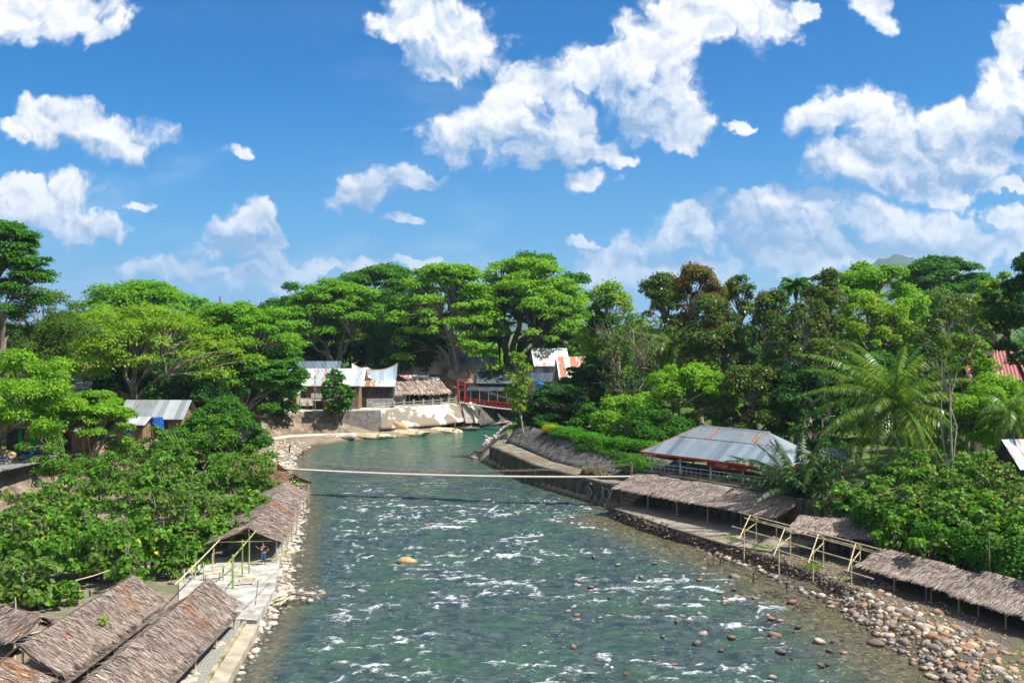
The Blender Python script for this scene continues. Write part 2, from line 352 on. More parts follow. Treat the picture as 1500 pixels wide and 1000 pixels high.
put(t, bn.inputs['Height'], NOISE(t, tc.outputs['Object'], 5, 6, .75)); put(t, b.inputs['Normal'], bn.outputs[0])
gr = npmesh('ground', np.stack([GX, GY, GZ], -1), gridfaces(nx, ny), m, smooth=True); tag(gr, kind='structure')

# far hills
def hill(name, cx, cy, rx, ry, h, seed):
    n = 70; u = np.linspace(-1.3, 1.3, n); A, B = np.meshgrid(u, u)
    r = np.hypot(A, B)*(1+.35*(fbm(A*2+9, B*2+4, seed, 3)-.5))
    Z = h*np.clip(1-r, 0, 1)**1.1*(1+.5*(fbm(A*5, B*5, seed+5, 4)-.5))+h*.03*fbm(A*30, B*30, seed+9, 2)*(r < 1)-6
    o = npmesh(name, np.stack([cx+A*rx, cy+B*ry, Z], -1), gridfaces(n, n), simple('far_forest', (.02, .045, .012), (.05, .09, .02), scale=.02, bump=1, bscale=.06), smooth=True)
    return tag(o, kind='structure')
hill('hill', 1640, 4300, 560, 600, 345, 1)
hill('hill', 2050, 4600, 1100, 600, 200, 2)
hill('hill', -900, 5200, 2400, 600, 80, 3)

# ------------------------------------------------------------------ water
st = .27
wx = np.arange(-35, 27, st); wy = np.concatenate([np.arange(40, 112, st), np.arange(112, 282, .5)])
WX, WY = np.meshgrid(wx, wy)
pad = [(p[0]-1.5, p[1]) for p in LS]+[(p[0]+1.5, p[1]-(1.5 if i < 4 else 0)) for i, p in enumerate(RS)]
rap = np.clip((150-WY)/50, .10, 1.0)                                # calm pool upstream, rapids downstream
dsh = segdist(WX, WY, RIVER)
wv = fbm(WX*.38, WY*.62, 11, 5, .55); wb = fbm(WX*.11, WY*.18, 21, 3)
rid = 1-np.abs(2*fbm(WX*.30+.3*wv, WY*.85+.8*wv, 31, 4, .5)-1)       # sharp crests lying across the stream
WZ = ((wv-.5)*.42+(rid-.75)*.42+(wb-.5)*.3)*rap*np.clip(dsh/2.0, .15, 1)
# foam sits on and just below the crests, in patches
cr = 1-np.abs(2*fbm(WX*.26+4, WY*.62+2+.6*wv, 41, 3, .55)-1); patch = fbm(WX*.12, WY*.16, 51, 3)
fo = np.clip((cr-.885)*8.5, 0, 1)*np.clip((patch-.33)*5.5, 0, 1)
fo = np.maximum(fo, np.clip((rid-.955)*16, 0, 1)*np.clip((patch-.40)*5, 0, 1)*.85)
fo *= np.clip((140-WY)/22, .12, 1)*np.clip(dsh/3.0-.1, .0, 1)
WZ += fo*.16*rap
shal = np.clip(1-dsh/2.2, 0, 1)
dRt = segdist(WX, WY, RS, False); shr = np.clip(1-dRt/7.5, 0, 1)*np.clip((112-WY)/10, 0, 1); shal = np.maximum(shal*.75, shr)
m, t, b, o = newmat('river_water')
at = N(t, 'ShaderNodeAttribute', attribute_name='foam'); a2 = N(t, 'ShaderNodeAttribute', attribute_name='shallow')
tc = N(t, 'ShaderNodeTexCoord'); ov = tc.outputs['Object']
nA = NOISE(t, VM(t, 'MULTIPLY', ov, (.8, 1.5, 1)), 1, 6, .62)
nB = NOISE(t, ov, .16, 5, .6); nC = NOISE(t, VM(t, 'MULTIPLY', ov, (2.6, 6.5, 1)), 1, 7, .78)
col = MIX(t, SS(t, nA, .36, .62), (.024, .040, .047), (.060, .090, .078))
col = MIX(t, SS(t, nB, .42, .66, 0, .6), col, (.045, .100, .050))
sy = N(t, 'ShaderNodeSeparateXYZ'); put(t, sy.inputs[0], ov)
col = MIX(t, SS(t, sy.outputs[1], 128, 178, 0, .8), col, (.012, .105, .068))
bedc = MIX(t, SS(t, NOISE(t, ov, 1.6, 6, .75), .38, .62), (.06, .045, .022), (.13, .125, .06))
bedc = MIX(t, SS(t, NOISE(t, ov, 2.6, 3, .6), .56, .66), bedc, (.26, .19, .11))
col = MIX(t, M(t, 'MULTIPLY', SS(t, a2.outputs['Fac'], .1, .95), .9), col, bedc)
brk = SS(t, M(t, 'ADD', M(t, 'MULTIPLY', at.outputs['Fac'], 1.0), M(t, 'MULTIPLY', M(t, 'SUBTRACT', nC, .5), 2.8)), .36, .95)
brk = M(t, 'MULTIPLY', brk, SS(t, at.outputs['Fac'], .04, .25))
fleck = M(t, 'MULTIPLY', SS(t, NOISE(t, VM(t, 'MULTIPLY', ov, (1.5, 4.2, 1)), 1.4, 4, .75), .575, .70, 0, .75), SS(t, sy.outputs[1], 165, 120, 0, 1))
fleck = M(t, 'MULTIPLY', fleck, SS(t, NOISE(t, ov, .25, 2, .5), .40, .58))
foam = M(t, 'MAXIMUM', brk, fleck)
put(t, b.inputs['Base Color'], MIX(t, foam, col, (.66, .71, .73)))
put(t, b.inputs['Roughness'], M(t, 'ADD', .09, M(t, 'MULTIPLY', foam, .5))); b.inputs['IOR'].default_value = 1.33
b.inputs['Specular IOR Level'].default_value = .5
bn = N(t, 'ShaderNodeBump'); bn.inputs['Strength'].default_value = 1.0; bn.inputs['Distance'].default_value = .13
put(t, bn.inputs['Height'], M(t, 'ADD', NOISE(t, VM(t, 'MULTIPLY', ov, (1.3, 2.6, 1)), 1.6, 5, .62), M(t, 'MULTIPLY', foam, .5))); put(t, b.inputs['Normal'], bn.outputs[0])
fq = gridfaces(len(wx), len(wy)); keepv = (inside(WX, WY, pad)).ravel()
fq = fq[keepv[fq].any(axis=1)]
used = np.unique(fq); remap = np.full(WX.size, -1); remap[used] = np.arange(len(used))
P = np.stack([WX, WY, WZ], -1).reshape(-1, 3)[used]
wo = npmesh('river_water', P, remap[fq], m, smooth=True); tag(wo, kind='structure')
for nm, arr in (('foam', fo), ('shallow', shal)):
    a = wo.data.attributes.new(nm, 'FLOAT', 'POINT'); a.data.foreach_set('value', arr.ravel()[used].astype(np.float32))
def hz(x, y): return float(ground_h(np.array([x]), np.array([y]))[0])
# ================================================================== VEGETATION
def unit(v): return v/np.maximum(np.linalg.norm(v, axis=-1, keepdims=True), 1e-6)
def leafset(P, Nn, L, W, rng, six=False, droop=0.0, T=None):
    """many leaves: positions P, normals Nn, length L, width W; returns verts, quads"""
    n = len(P); Nn = unit(Nn)
    if T is None: T = rng.normal(size=(n, 3))
    T = T-(T*Nn).sum(1, keepdims=True)*Nn; T = unit(T); T[:, 2] -= droop; T = unit(T); B = unit(np.cross(Nn, T))
    L = (L*(.7+.6*rng.rand(n)))[:, None]; W = L*W
    if six:
        up = Nn*W*.14
        V = np.stack([P, P+T*L*.12+B*W*.42+up, P+T*L*.6+B*W*.46+up, P+T*L, P+T*L*.6-B*W*.46+up, P+T*L*.12-B*W*.42+up], 1)
        k = np.arange(n)[:, None]*6; Q = np.concatenate([k+np.array([[0, 1, 2, 3]]), k+np.array([[0, 3, 4, 5]])], 1).reshape(-1, 4)
    else:
        V = np.stack([P, P+T*L*.42+B*W*.5+Nn*W*.1, P+T*L, P+T*L*.42-B*W*.5+Nn*W*.1], 1)
        Q = np.arange(n*4).reshape(-1, 4)
    return V.reshape(-1, 3), Q
def rdir(rng, n): return unit(rng.normal(size=(n, 3)))
def clump_leaves(rng, Cn, Rd, n, L, W, flat=.7, six=False, up=.55, droop=0.0, fill=.5):
    """n leaves spread over clumps (centres Cn, radii Rd) weighted by area"""
    w = Rd**2; idx = rng.choice(len(Cn), n, p=w/w.sum())
    d = rdir(rng, n); d[:, 2] = np.where(d[:, 2] < -.35, -d[:, 2]*.7, d[:, 2])
    r = Rd[idx]*(fill+(1-fill)*rng.rand(n)**.6)*(.8+.4*rng.rand(n))
    P = Cn[idx]+d*r[:, None]*np.array([1, 1, flat])
    Nn = d*np.array([.8, .8, .8])+np.array([0, 0, up])+rng.normal(size=(n, 3))*.45
    return leafset(P, Nn, L, W, rng, six, droop)
BARK = simple('bark', (.16, .12, .085), (.30, .25, .19), .95, 1.5, .8, 14, stretch=(1, 1, .35))
BARKL = simple('pale_bark', (.22, .19, .15), (.36, .32, .26), .9, 2, .5, 14)
BARKD = simple('dark_bark', (.055, .045, .03), (.13, .10, .07), .95, 1.5, .8, 14)
LM = dict(
 bright=leafmat('leaf_bright', (0.115, 0.270, 0.014), (0.285, 0.520, 0.028), (0.380, 0.540, 0.040), .05, clump=.35),
 rain=leafmat('leaf_rain_tree', (0.085, 0.225, 0.012), (0.235, 0.480, 0.024), clump=.30),
 yellow=leafmat('leaf_yellow_green', (0.109, 0.232, 0.013), (0.304, 0.480, 0.024), (0.435, 0.310, 0.044), .05, clump=.35),
 mid=leafmat('leaf_mid', (0.032, 0.132, 0.011), (0.109, 0.295, 0.020), clump=.4),
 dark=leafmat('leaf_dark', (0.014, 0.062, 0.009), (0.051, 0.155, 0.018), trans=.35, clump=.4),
 dull=leafmat('leaf_dull', (0.065, 0.139, 0.020), (0.160, 0.271, 0.039), clump=.5),
 rust=leafmat('leaf_rust', (0.123, 0.085, 0.020), (0.304, 0.155, 0.039), (0.087, 0.186, 0.022), .30, clump=.4),
 mixed=leafmat('leaf_mixed', (0.029, 0.101, 0.015), (0.123, 0.240, 0.033), (0.319, 0.186, 0.055), .16, clump=.5, rough=.3),
 hib=leafmat('leaf_broad', (0.032, 0.110, 0.009), (0.203, 0.419, 0.040), (0.652, 0.512, 0.044), .012, clump=.7, rough=.42),
 hib2=leafmat('leaf_broad_pale', (0.040, 0.106, 0.014), (0.235, 0.379, 0.065), (0.652, 0.388, 0.055), .015, clump=.7, rough=.42),
 fern=leafmat('leaf_fern', (.014, .045, .016), (.060, .120, .040), (.26, .32, .22), .10, clump=.8, rough=.35),
 palm=leafmat('leaf_palm', (0.051, 0.132, 0.015), (0.189, 0.318, 0.044), (0.406, 0.372, 0.066), .06, clump=.5, rough=.3),
 dry=leafmat('leaf_dry', (.20, .14, .07), (.33, .25, .14), (.08, .13, .03), .3, clump=.5))
def limb(mb, a, b, r0, r1, rng, sag=.15, n=5, k=6):
    a = np.array(a, float); b = np.array(b, float); L = np.linalg.norm(b-a); pts = []
    j = rng.normal(size=(n+1, 3))*L*.035
    for i in range(n+1):
        t = i/n; p = a+(b-a)*t; p = p+np.array([0, 0, 1])*L*sag*math.sin(math.pi*t)*(1-.3*t)+(j[i] if 0 < i < n else 0); pts.append(tuple(p))
    mb.tube(pts, [r0+(r1-r0)*i/n for i in range(n+1)], k, cap=False)
    return pts
def tree(label, x0, x1, yt, yb, D, style='broad', leaf='mid', bark=None, cov=3.2, cat='tree', group=None, seed=None, base=None, ls=1.0, depth=.85, trunk_r=None, nm='broadleaf_tree', clump=1.0, lean=0, stems=1):
    """a tree whose crown spans the given extents when seen from the view point, D metres away; trunk runs to the ground"""
    seed = seed if seed is not None else int(abs(x0*7+yt*3+D)) % 9999; rng = np.random.RandomState(seed)
    cx, rx = ((x0+x1)/2-750)/F*D, (x1-x0)/2/F*D*(1.2 if style == 'rain' else 1.16); zt = H-(yt-HZ)*D/F; zb = H-(yb-HZ)*D/F
    bx, by = (cx+lean, D) if base is None else ((base-750)/F*D, D)
    bz = hz(bx, by)-.15; zc = (zt+zb)/2; rz = (zt-zb)/2; ry = rx*depth
    root = thing(nm, (bx, by, bz), 0, label, cat, group); O = np.array([bx, by, bz])
    c0 = np.array([cx, D, zc])-O
    lf = max(.16, .0024*D)*ls
    if style == 'rain':
        k = int(105*clump); cr = .185*rx/clump**.5; cov *= 1.35
        u = rng.rand(k)**.55*(1-.15*rng.rand(k)); th = rng.rand(k)*2*math.pi; th += .6*u
        sc = .86+.28*vnoise(np.cos(th)*1.7+seed, np.sin(th)*1.7, 3)
        X = np.cos(th)*u*rx*sc; Y = np.sin(th)*u*ry*sc
        lay = rng.rand(k) < .30
        Z = rz*(.92-1.35*u**2.6)-np.where(lay, rz*1.0*rng.rand(k), 0)+rng.normal(size=k)*rz*.13; Z = np.minimum(Z, rz*(1-.25*u))
        Cn = np.stack([X, Y, Z], 1)+c0; Rd = cr*(.5+.9*rng.rand(k)); flat = .46
    elif style == 'upright':
        k = int(48*clump); cr = .27*rx
        z = rng.rand(k)*2-1; w = (1-np.abs(z)**2.2*.75)*(.35+.65*rng.rand(k)**.5); th = rng.rand(k)*2*math.pi
        Cn = np.stack([np.cos(th)*w*rx*.8, np.sin(th)*w*ry*.8, z*rz*.93], 1)+c0; Rd = cr*(.5+.8*rng.rand(k)); flat = .85
    else:
        k = int(62*clump); cr = .21*rx
        d = rdir(rng, k); d[:, 2] = np.where(d[:, 2] < -.85, -d[:, 2], d[:, 2]); sc = .70+.45*vnoise(d[:, 0]*2+seed, d[:, 1]*2+d[:, 2]*2, 9)
        u = (.45+.55*rng.rand(k)**.5)*sc
        Cn = np.stack([d[:, 0]*u*rx, d[:, 1]*u*ry, d[:, 2]*u*rz], 1)+c0; Rd = cr*(.55+.8*rng.rand(k)); flat = .75
    A = math.pi*(Rd**2).sum()*(.75 if style == 'rain' else 1)
    n = int(min(30000, max(1200, cov*A/(lf*lf*.42))))
    if style == 'twiggy': n = int(n*.3)
    V_, Q_ = clump_leaves(rng, Cn, Rd, n, lf*1.25, .62, flat, up=.75 if style == 'rain' else .45)
    crown = npmesh('crown', V_, Q_, LM[leaf], root)
    tr = MB(); tr_r = trunk_r or max(.12, .035*rx+.018*(zt-bz)*.6)
    fork = np.array([c0[0]*.25, c0[1]*.25, max(.9, (zb-bz)*(.55 if style == 'rain' else .8)+(.2 if style == 'rain' else .0))])
    tr.tube([(0, 0, -.3), tuple(fork*.35+np.array([rng.normal()*.15, 0, 0])), tuple(fork)], [tr_r*1.5, tr_r*1.05, tr_r*.9], 8, cap=False)
    for si in range(stems-1):
        a_ = (si-.5)*1.3; tr.tube([(0, 0, -.3), (a_*.35, .1, fork[2]*.3), (a_*1.1, .3, fork[2]*.7), tuple(Cn[si]*np.array([1, 1, .93]))], [tr_r, tr_r*.8, tr_r*.6, tr_r*.4], 6, cap=False)
    mains = Cn[rng.choice(k, min(7 if style != 'upright' else 4, k), replace=False)]; mid = []
    for mc in mains:
        e = fork+(mc-fork)*.6; pts = limb(tr, fork, e, tr_r*.6, tr_r*.32, rng, .16, 4, 6); mid.append((e, tr_r*.30))
    for c in Cn:
        e, r = min(mid, key=lambda q: np.linalg.norm(q[0]-c)); limb(tr, e, c+np.array([0, 0, -.1]), r, .03, rng, .1, 3, 4)
    if style == 'twiggy':
        for i in range(160):
            c = Cn[rng.randint(k)]; d = rdir(rng, 1)[0]; d[2] = abs(d[2])+.5; limb(tr, c, c+d*rx*.35, .03+.0002*D, .012, rng, .03, 2, 3)
    tr.build('trunk', bark or BARK, root, smooth=True)
    return root
def frond(rng, L, droop, leaflet, mat, parent, start_el, az, wid=.055, nseg=26, curl=0):
    """arching pinnate frond from the origin of the parent; leaflets hang from the midrib"""
    pts = []; p = np.array([0., 0., 0.]); el = start_el; ca, sa = math.cos(az), math.sin(az)
    for i in range(nseg+1):
        pts.append(p.copy()); st = L/nseg; p = p+st*np.array([ca*math.cos(el), sa*math.cos(el), math.sin(el)]); el -= droop/nseg*(1+.8*i/nseg)
    pts = np.array(pts); side = np.array([-sa, ca, 0.])
    P = []; T = []; Nn = []; LL = []
    for i in range(3, nseg+1):
        t = i/nseg; tang = unit((pts[i]-pts[i-1])[None])[0]; l = leaflet*(math.sin(math.pi*min(1, .12+t*.9))**.6)*(1-.35*t)
        for s in (-1, 1):
            for q in range(2):
                a = pts[i-1]+(pts[i]-pts[i-1])*q*.5; dr = side*s*(.9)+tang*.5-np.array([0, 0, .30+.45*rng.rand()]); P.append(a); T.append(dr); Nn.append(np.cross(dr, tang)*s+rng.normal(size=3)*.12); LL.append(l)
    P = np.array(P); T = unit(np.array(T)); Nn = np.array(Nn); LL = np.array(LL)
    Nn = unit(Nn-(Nn*T).sum(1, keepdims=True)*T); B = np.cross(Nn, T); l = LL[:, None]; w = wid
    V_ = np.stack([P-B*w*.4, P+T*l*.45+B*w-np.array([0, 0, .04])*l, P+T*l-np.array([0, 0, .28])*l, P+T*l*.45-B*w-np.array([0, 0, .04])*l], 1).reshape(-1, 3)
    Q_ = np.arange(len(V_)).reshape(-1, 4)
    # midrib as a thin three sided strip
    r = .05; k = len(V_); mv = []; mq = []
    for i, q in enumerate(pts):
        rr = r*(1-.8*i/nseg); mv += [q+side*rr, q-side*rr, q+np.array([0, 0, -rr])]
        if i: a = k+3*(i-1); mq += [(a, a+1, a+4, a+3), (a+1, a+2, a+5, a+4), (a+2, a, a+3, a+5)]
    return npmesh('frond', np.concatenate([V_, np.array(mv)]), np.concatenate([Q_, np.array(mq)]), mat, parent)
def palm(label, px, py, D, L, nf=22, seed=1, base=None, lmat='palm', leaflet=.95, nm='coconut_palm', els=(-.35, 1.35), tr=.16, droop=(1.1, 1.9), wid=.055, trunkmat=None):
    rng = np.random.RandomState(seed); cx, cy, cz = wp(px, py, D)
    bx = cx if base is None else (base-750)/F*D; bz = hz(bx, cy)-.1
    root = thing(nm, (bx, cy, bz), 0, label, 'palm tree')
    h = cz-bz; mb = MB(); dx = cx-bx
    if h > .8: mb.tube([(0, 0, -.3), (dx*.15, 0, h*.35), (dx*.6, .1, h*.72), (dx, 0, h)], [tr*1.5, tr*1.1, tr, tr*.9], 8)
    else: mb.tube([(0, 0, -.3), (0, 0, max(.3, h))], [tr*1.4, tr], 8)
    mb.build('trunk', trunkmat or BARK, root, smooth=True)
    for i in range(nf):
        f = i/(nf-1); az = i*2.39996+rng.rand()*.3; el = els[1]+(els[0]-els[1])*f**.8
        fr = frond(rng, L*(.85+.25*rng.rand())*(.75+.25*f if el > 1 else 1), droop[0]+(droop[1]-droop[0])*rng.rand()*(.6+.4*f), leaflet, LM[lmat], root, el, az, wid)
        fr.location = (dx, 0, h-.05*i/nf)
    return root
BUSHN = [0]
def bush(label, px, yt, D, r, leaf='hib', ls=1.0, n=None, bark=None, group='broad leaved shrubs on the river bank', nm='shrub', spread=1.0, low=.32):
    BUSHN[0] += 1; rng = np.random.RandomState(100+BUSHN[0]); bx, by = (px-750)/F*D, D; bz = hz(bx, by)-.1; zt = H-(yt-HZ)*D/F; h = max(1.5, zt-bz)
    root = thing(nm, (bx, by, bz), 0, label, 'shrub', group)
    mb = MB(); Cn = []; Rd = []; ns = rng.randint(5, 8)
    for i in range(ns):
        a = rng.rand()*6.28; s = r*(.35+.6*rng.rand())*spread; top = np.array([math.cos(a)*s, math.sin(a)*s, h*(.62+.3*rng.rand())])
        b0 = np.array([math.cos(a)*.25, math.sin(a)*.25, -.2]); limb(mb, b0, top, .07, .03, rng, .08, 5, 5)
        for j in range(6):
            t = .38+.62*rng.rand(); c = b0+(top-b0)*t; e = c+rng.normal(size=3)*np.array([.38, .38, .2])*r*.9; e[2] = min(max(e[2], low*h), h-.15)
            limb(mb, c, e, .028, .012, rng, .05, 2, 4); Cn.append(e); Rd.append(r*(.18+.16*rng.rand()))
    Cn = np.array(Cn); Rd = np.array(Rd); lf = .26*ls
    n = n or int(min(9000, 2.0*math.pi*(Rd**2).sum()/(lf*lf*.6)*.95))
    V_, Q_ = clump_leaves(rng, Cn, Rd, n, lf, .86, .8, six=True, up=.5, droop=.35, fill=.25)
    npmesh('foliage', V_, Q_, LM[leaf], root); mb.build('stem', bark or BARK, root)
    return root
# ---- left bank
tree('tall dark green tree with layered boughs at the left edge, rising above all its neighbours', -75, 60, 326, 470, 120, 'rain', 'mid', cov=3.4, nm='rain_tree', depth=.7)
tree('dull green feathery tree below the tall tree at the left edge', -40, 118, 424, 560, 128, 'broad', 'dull', ls=.8, cov=3.0)
tree('bright green leafy tree over the green shop at the left edge', -60, 92, 516, 640, 113, 'broad', 'bright', cov=3.4, base=-10)
tree('wide yellow green rain tree with branches showing, left of the river', 66, 338, 456, 572, 150, 'rain', 'yellow', cov=2.6, nm='rain_tree', base=196, clump=1.5, trunk_r=.8)
tree('dark green spreading tree behind the yellow green rain tree', 118, 305, 418, 520, 205, 'rain', 'rain', nm='rain_tree', clump=1.3)
tree('small green tree far behind the left bank, left of the two palm tops', 55, 150, 462, 545, 190, 'rain', 'mid', nm='rain_tree')
tree('mid green rain tree whose low boughs reach over the blue kiosk', 268, 425, 446, 580, 163, 'rain', 'rain', nm='rain_tree', clump=1.6, base=345)
tree('low bough of foliage hanging beside the white roofs, left bank', 340, 446, 515, 590, 160, 'rain', 'mid', nm='rain_tree', cov=3.4, depth=.6, base=340)
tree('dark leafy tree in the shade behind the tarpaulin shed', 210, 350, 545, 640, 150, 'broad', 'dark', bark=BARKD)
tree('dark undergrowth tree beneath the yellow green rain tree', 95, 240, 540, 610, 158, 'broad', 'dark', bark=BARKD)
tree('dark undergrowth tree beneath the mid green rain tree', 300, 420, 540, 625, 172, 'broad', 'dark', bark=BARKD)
tree('small bright tree with flat tiers left of the tarpaulin shed', 84, 184, 577, 640, 121, 'rain', 'bright', nm='terminalia_tree', cov=3.0)
tree('leafy green tree on the left bank below the blue kiosk', 262, 378, 585, 700, 126, 'broad', 'mid')
palm('far palm top standing above the trees on the left, taller of the two', 214, 424, 208, 3.6, 14, 5, lmat='dry', els=(.1, 1.4), leaflet=.8, wid=.16)
palm('far palm top above the trees on the left, shorter of the two', 170, 428, 206, 3.2, 14, 6, lmat='dry', els=(.1, 1.4), leaflet=.7, wid=.16)
# ---- middle, beyond the village
tree('vine hung green tree left of the large flat topped tree, behind the village', 378, 475, 432, 590, 225, 'broad', 'mid')
tree('flat topped bright green rain tree behind the white roofs', 418, 566, 414, 520, 214, 'rain', 'rain', nm='rain_tree', cov=3.3, clump=1.2)
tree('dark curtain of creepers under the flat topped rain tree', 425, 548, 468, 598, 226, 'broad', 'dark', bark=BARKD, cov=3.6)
tree('tall dark crown rising between the two big rain trees', 480, 640, 394, 500, 240, 'rain', 'mid', nm='rain_tree', cov=3.6)
tree('wide bright green rain tree left of the forked giant, behind the thatched restaurant', 578, 725, 388, 545, 205, 'rain', 'bright', nm='rain_tree', cov=2.7, clump=1.5, base=678, trunk_r=.7)
tree('giant forked rain tree with a thick dark trunk behind the red footbridge', 672, 858, 380, 552, 212, 'rain', 'bright', nm='rain_tree', cov=2.6, clump=1.8, base=742, bark=BARKD, trunk_r=1.6)
tree('dark green crown filling the top right of the giant rain tree', 735, 850, 377, 480, 222, 'broad', 'mid', cov=3.2)
tree('leafy green tree low on the right behind the giant rain tree', 780, 866, 455, 570, 224, 'broad', 'mid')
tree('pale green tree far behind the white gabled house', 610, 730, 486, 575, 245, 'broad', 'bright')
tree('far hazy green tree at the bend, left of the lamp post', 355, 440, 442, 540, 262, 'broad', 'mid')
tree('slim young tree with a pale trunk on the tip of the right bank', 738, 776, 512, 606, 148, 'upright', 'yellow', bark=BARKL, base=766, trunk_r=.14, cov=2.2, nm='young_tree')
# ---- right bank
tree('tall tree with lobed yellow green leaves right of the giant rain tree', 846, 938, 416, 560, 165, 'upright', 'yellow', cov=2.4)
tree('dark tree with drooping foliage above the rust striped roof', 856, 916, 432, 600, 158, 'upright', 'dark', bark=BARKD)
tree('half bare twiggy tree with brown branches on the right bank', 872, 972, 446, 640, 146, 'twiggy', 'dull', cov=1.6, nm='twiggy_tree')
tree('dark topped tree left of the rust coloured tree', 926, 1010, 403, 540, 172, 'upright', 'mixed')
tree('tree with a rust coloured crown, tallest of the right bank thicket', 982, 1068, 392, 520, 152, 'upright', 'rust', cov=2.6)
tree('dark green tree below the rust coloured crown', 990, 1105, 440, 610, 144, 'upright', 'mixed', cov=3.2)
tree('narrow tree with rusty tips right of the rust coloured tree', 1052, 1112, 402, 560, 156, 'upright', 'mixed', cov=3)
tree('green tree with glossy leaves in the middle of the right bank thicket', 1085, 1185, 425, 610, 139, 'upright', 'mixed', cov=3)
tree('rusty leaved tree left of the bright green tree', 1168, 1252, 398, 575, 137, 'upright', 'mixed', cov=2.8)
tree('bare stemmed tree with slender grey trunks and a thin crown', 1125, 1215, 440, 560, 122, 'broad', 'mixed', bark=BARKL, cov=2.0, base=1166)
tree('bright green leafy tree on the skyline above the coconut palm', 1212, 1346, 388, 520, 170, 'broad', 'bright', cov=3.2)
tree('yellow green tree just under the bright skyline tree', 1230, 1335, 435, 560, 160, 'broad', 'yellow')
tree('open umbrella shaped tree on the far right skyline', 1322, 1446, 379, 462, 235, 'rain', 'mid', nm='rain_tree', cov=2.4, base=1385, bark=BARKD)
tree('dull green wooded crown below the umbrella shaped tree', 1335, 1468, 425, 560, 200, 'broad', 'dull')
tree('dark green tree at the right edge, rising above the red roofed house', 1452, 1580, 352, 560, 108, 'broad', 'dark', bark=BARKD, cov=3.4)
tree('bright yellow green crown beside the dark tree at the right edge', 1425, 1500, 402, 500, 128, 'broad', 'yellow')
tree('bright green leafy tree at the water side, largest lit crown left of the pavilion', 935, 1072, 530, 680, 128, 'broad', 'bright', cov=3.6)
tree('bright green bushy tree left of the largest lit crown', 868, 966, 568, 680, 132, 'broad', 'bright', cov=3.4)
tree('small rounded green tree at the left end of the lit trees', 838, 900, 592, 668, 138, 'broad', 'mid', cov=3.4)
tree('dark leaved tiered tree behind the young pale trunked tree', 772, 866, 566, 650, 152, 'rain', 'dark', nm='terminalia_tree', bark=BARKD, cov=3.4)
tree('second dark tiered tree beside the rust striped roof', 820, 900, 535, 650, 162, 'rain', 'dark', nm='terminalia_tree', bark=BARKD, cov=3.4)
tree('dark leafy tree just behind the metal roofed pavilion', 1050, 1165, 545, 670, 121, 'broad', 'mixed', cov=3.4)
tree('green shade tree left behind the metal roofed pavilion', 920, 1030, 598, 680, 124, 'broad', 'mid', cov=3.4)
tree('dark leafy tree between the pavilion and the coconut palm', 1130, 1245, 540, 680, 118, 'broad', 'dark', cov=3.4)
tree('green leafy tree low behind the coconut palm', 1225, 1345, 520, 650, 128, 'broad', 'mid', cov=3.4)
tree('green leafy tree behind the right side of the coconut palm', 1330, 1440, 500, 640, 126, 'broad', 'mid', cov=3.4)
tree('yellow green bushy tree below the red roofed house', 1396, 1535, 545, 680, 98, 'broad', 'bright', cov=3.4)
tree('green tree left of the red roofed house', 1380, 1450, 490, 590, 116, 'broad', 'bright', cov=3.2)
tree('slender tree with three bare stems in front of the coconut palm', 1338, 1440, 440, 545, 90, 'broad', 'mixed', bark=BARKL, cov=1.5, base=1392, clump=.7, trunk_r=.10, stems=3)
palm('large coconut palm with drooping fronds on the right bank', 1310, 590, 102, 12.0, 42, 11, base=1318, leaflet=1.5, wid=.08, els=(-.5, 1.52), droop=(.6, 1.2))
palm('coconut palm half hidden in the thicket left of the rust coloured tree', 985, 505, 150, 8.5, 20, 12, leaflet=1.2, wid=.07)
palm('palm crown on the skyline above the right bank thicket', 1166, 418, 160, 4.2, 26, 13, leaflet=.8, wid=.11, lmat='mid', els=(-.2, 1.4))
palm('palm at the right edge below the red roofed house', 1480, 605, 92, 5.5, 16, 14, base=1490, leaflet=1.0)
palm('bushy feather palm at the right end of the pavilion', 1172, 728, 90.5, 8.6, 38, 15, leaflet=.85, wid=.075, nm='feather_palm', els=(.45, 1.5), droop=(.5, 1.05), lmat='fern')
# ---- broad leaved shrubs
LB = [(165,612,126,3.4),(225,605,122,3.4),(318,606,120,3.4),(362,640,119,3.0),
 (95,640,108,3.2),(155,645,106,3.2),(215,640,104,3.2),(268,640,106,3.2),(330,655,104,3.2),(368,668,107,2.8),(390,690,104,2.4),
 (85,700,92,3.0),(140,690,93,3.0),(200,690,92,3.0),(262,690,93,3.0),(312,700,92,2.9),(350,712,92,2.4),
 (15,742,82,2.8),(62,722,84,2.9),(120,735,82,2.9),(185,735,82,2.9),(240,735,82,2.8),(290,745,82,2.5),(322,752,83,2.0),
 (5,775,73,2.6),(52,768,74,2.6),(105,770,74,2.5),(160,780,74,2.5),(215,775,75,2.4),(262,782,75,2.2),
 (12,825,66,2.2),(62,822,67,2.1),(200,815,70,1.5)]
WHAT = ['on the left bank', 'behind the front row of the left bank']
for i, (px, yt, D, r) in enumerate(LB):
    yt += [-30, 12, -8, 20, -20, 4, 14][i % 7]*(90/D); px += [0, 8, -7, 5, -4][i % 5]; r *= [1, .85, 1.1, .9][i % 4]
    bush('dense round leaved shrub in the green thicket behind the left bank thatched huts', px, yt, D, r, 'hib' if i % 3 else 'hib2', ls=.95 if D > 100 else 1.15 if D > 85 else 1.45, group='shrubs of the left bank thicket')
